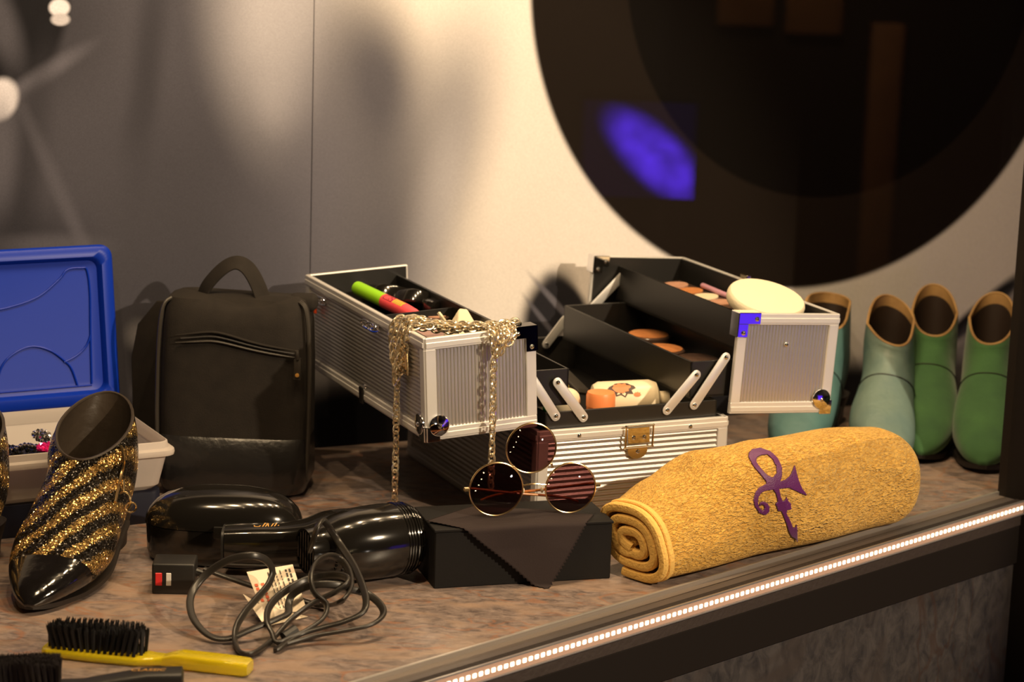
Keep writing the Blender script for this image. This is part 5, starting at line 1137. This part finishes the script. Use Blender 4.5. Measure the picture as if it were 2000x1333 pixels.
bm = B(); G = [[bm.verts.new(TI @ towel_pt(TL * i / NS, j / NT)) for j in range(NT + 1)] for i in range(NS + 1)]
for i in range(NS):
    for j in range(NT): bm.faces.new((G[i][j], G[i][j + 1], G[i + 1][j + 1], G[i + 1][j]))
tb_ = obj('cloth_roll', bm, MT['terry'], tow, ang=70); md = tb_.modifiers.new('solid', 'SOLIDIFY'); md.thickness = 0.0072; md.offset = -1
# hems along the left end and the free edge
bm = B(); path = []
for j in range(0, NT + 1, 3):
    p = TI @ towel_pt(0.0, j / NT); c = TI @ (TW0 - TWN * 0.047 + V((0, 0, 0.031))); dd = (c - p); dd.x = 0; path.append(p + dd.normalized() * 0.0033 + V((-0.001, 0, 0)))
sweep(bm, path, [supell(0.0044, 0.0050, 2.4, 10, k) for k in range(10)]); obj('hem', bm, MT['hem'], tow)
bm = B(); path = [TI @ towel_pt(0.006, j / NT) for j in range(2, 70, 2)]
sweep(bm, path, [supell(0.0036, 0.0022, 2.2, 10, k) for k in range(10)]); obj('hem_band', bm, MT['hem'], tow)
# embroidered emblem in (s, k) surface coordinates
SYM = [([(0.12671, 0.15868), (0.12853, 0.16172), (0.13054, 0.16491), (0.13423, 0.1677), (0.13814, 0.17063), (0.14197, 0.16991), (0.146, 0.16875), (0.14804, 0.16296), (0.15083, 0.15753), (0.15148, 0.15071), (0.15299, 0.14444), (0.15264, 0.13865), (0.1529, 0.13321), (0.15146, 0.12875), (0.15039, 0.12448), (0.14856, 0.12153), (0.14691, 0.11865), (0.14308, 0.11645), (0.13948, 0.11424), (0.13595, 0.11576), (0.13251, 0.11729), (0.13214, 0.1205), (0.13193, 0.12384), (0.12936, 0.1293), (0.12726, 0.13511), (0.1258, 0.13993), (0.12471, 0.14505), (0.12532, 0.15151)], [(0.13011, 0.15065), (0.13186, 0.15315), (0.13373, 0.15576), (0.1363, 0.15658), (0.13888, 0.15738), (0.14198, 0.15647), (0.1453, 0.1553), (0.14592, 0.15037), (0.14699, 0.14571), (0.14683, 0.14088), (0.14708, 0.1363), (0.14595, 0.13252), (0.14508, 0.12887), (0.14204, 0.12729), (0.13926, 0.12561), (0.13682, 0.12764), (0.13448, 0.1297), (0.1328, 0.13337), (0.13133, 0.13719), (0.1304, 0.14086), (0.12968, 0.14472), (0.12983, 0.14762)]), ([(0.13995, 0.12052), (0.14292, 0.12005), (0.14597, 0.11956), (0.15017, 0.11959), (0.15443, 0.11962), (0.15728, 0.12054), (0.1602, 0.1215), (0.16264, 0.12383), (0.16526, 0.12624), (0.16729, 0.12886), (0.16953, 0.13156), (0.16932, 0.12754), (0.16943, 0.12372), (0.17013, 0.11937), (0.17118, 0.11527), (0.17332, 0.1113), (0.17574, 0.10761), (0.17904, 0.10489), (0.18247, 0.10246), (0.17799, 0.10373), (0.17359, 0.10509), (0.16903, 0.1068), (0.16456, 0.10859), (0.16128, 0.10993), (0.15806, 0.11149), (0.15488, 0.11187), (0.15173, 0.11228), (0.14551, 0.11327), (0.13948, 0.11424), (0.13965, 0.11731)], None), ([(0.13986, 0.11971), (0.13547, 0.12032), (0.13114, 0.12089), (0.12747, 0.11985), (0.12378, 0.11879), (0.12145, 0.11657), (0.11913, 0.11441), (0.11805, 0.11163), (0.11702, 0.10898), (0.11756, 0.10649), (0.11819, 0.1042), (0.11966, 0.10271), (0.12119, 0.1016), (0.12371, 0.09935), (0.12634, 0.09853), (0.1287, 0.09797), (0.13107, 0.0974), (0.13295, 0.09796), (0.13482, 0.09851), (0.13506, 0.09953), (0.13534, 0.10112), (0.13407, 0.10245), (0.13284, 0.10398), (0.13071, 0.10494), (0.1286, 0.10593), (0.12654, 0.10594), (0.12447, 0.10594), (0.12374, 0.10485), (0.12301, 0.1038), (0.12414, 0.10422), (0.12526, 0.10464), (0.12681, 0.10413), (0.12836, 0.10364), (0.12919, 0.10272), (0.13006, 0.10189), (0.12938, 0.10134), (0.12866, 0.09989), (0.12727, 0.10019), (0.1259, 0.10112), (0.12446, 0.10198), (0.12304, 0.10294), (0.12222, 0.10459), (0.12145, 0.10638), (0.12186, 0.10826), (0.1223, 0.11023), (0.12385, 0.11189), (0.12541, 0.11359), (0.12798, 0.11424), (0.13054, 0.11488), (0.13499, 0.11442), (0.13947, 0.11394), (0.1396, 0.11676)], None), ([(0.13773, 0.11617), (0.14144, 0.1147), (0.14551, 0.11312), (0.14636, 0.10995), (0.14738, 0.10699), (0.14887, 0.10479), (0.15044, 0.10279), (0.1521, 0.10273), (0.15377, 0.10269), (0.15454, 0.10363), (0.15533, 0.1046), (0.15675, 0.10289), (0.15823, 0.10152), (0.15947, 0.1011), (0.16072, 0.10072), (0.16211, 0.09895), (0.16356, 0.09692), (0.16067, 0.09704), (0.15777, 0.09722), (0.15765, 0.09612), (0.15755, 0.09494), (0.15981, 0.09283), (0.16213, 0.0906), (0.16455, 0.08786), (0.16713, 0.08487), (0.1691, 0.08257), (0.17119, 0.08014), (0.17241, 0.08086), (0.17364, 0.08156), (0.1737, 0.08283), (0.1738, 0.08406), (0.17556, 0.08043), (0.17762, 0.07643), (0.18074, 0.06986), (0.1853, 0.06157), (0.18203, 0.0645), (0.179, 0.06714), (0.17571, 0.06919), (0.1725, 0.07112), (0.16933, 0.07478), (0.16644, 0.07809), (0.16316, 0.08251), (0.16022, 0.08648), (0.15729, 0.09018), (0.15456, 0.09353), (0.15269, 0.09544), (0.15087, 0.0972), (0.14841, 0.09777), (0.14595, 0.09836), (0.1454, 0.09914), (0.14484, 0.0997), (0.14337, 0.10133), (0.14188, 0.10229), (0.1434, 0.10296), (0.14492, 0.10367), (0.14353, 0.10635), (0.14225, 0.10934), (0.13982, 0.11268)], None)]

def in_poly(poly, x, y):
    r = False; n = len(poly)
    for i in range(n):
        x0, y0 = poly[i]; x1, y1 = poly[i - 1]
        if (y0 > y) != (y1 > y) and x < (x1 - x0) * (y - y0) / (y1 - y0) + x0: r = not r
    return r
def in_sym(s_, k):
    for outer, hole in SYM:
        if in_poly(outer, s_, k) and not (hole and in_poly(hole, s_, k)): return True
    return False
allp = [p for o_, h_2 in SYM for p in o_]; s0, s1 = min(p[0] for p in allp), max(p[0] for p in allp); k0, k1 = min(p[1] for p in allp), max(p[1] for p in allp)
NU, NV = int((s1 - s0) / 0.0006), 230; bm = B(); cache = {}
def sv(i, j):
    if (i, j) not in cache:
        s_, k = s0 + (s1 - s0) * i / NU, k0 + (k1 - k0) * j / NV
        p = towel_pt(s_, k); p1 = towel_pt(s_ + 0.002, k); p2 = towel_pt(s_, k + 0.003); n = (p1 - p).cross(p2 - p).normalized(); n = n if n.dot(TWN + V((0, 0, 0.4))) > 0 else -n
        cache[i, j] = bm.verts.new(TI @ (p + n * 0.0014))
    return cache[i, j]
for i in range(NU):
    for j in range(NV):
        if in_sym(s0 + (s1 - s0) * (i + .5) / NU, k0 + (k1 - k0) * (j + .5) / NV): bm.faces.new((sv(i, j), sv(i, j + 1), sv(i + 1, j + 1), sv(i + 1, j)))
em = obj('emblem', bm, MT['purple'], tow, ang=80); setp(em, 'purple embroidered looped emblem with horn and curl'); md = em.modifiers.new('solid', 'SOLIDIFY'); md.thickness = 0.0012; md.offset = -1
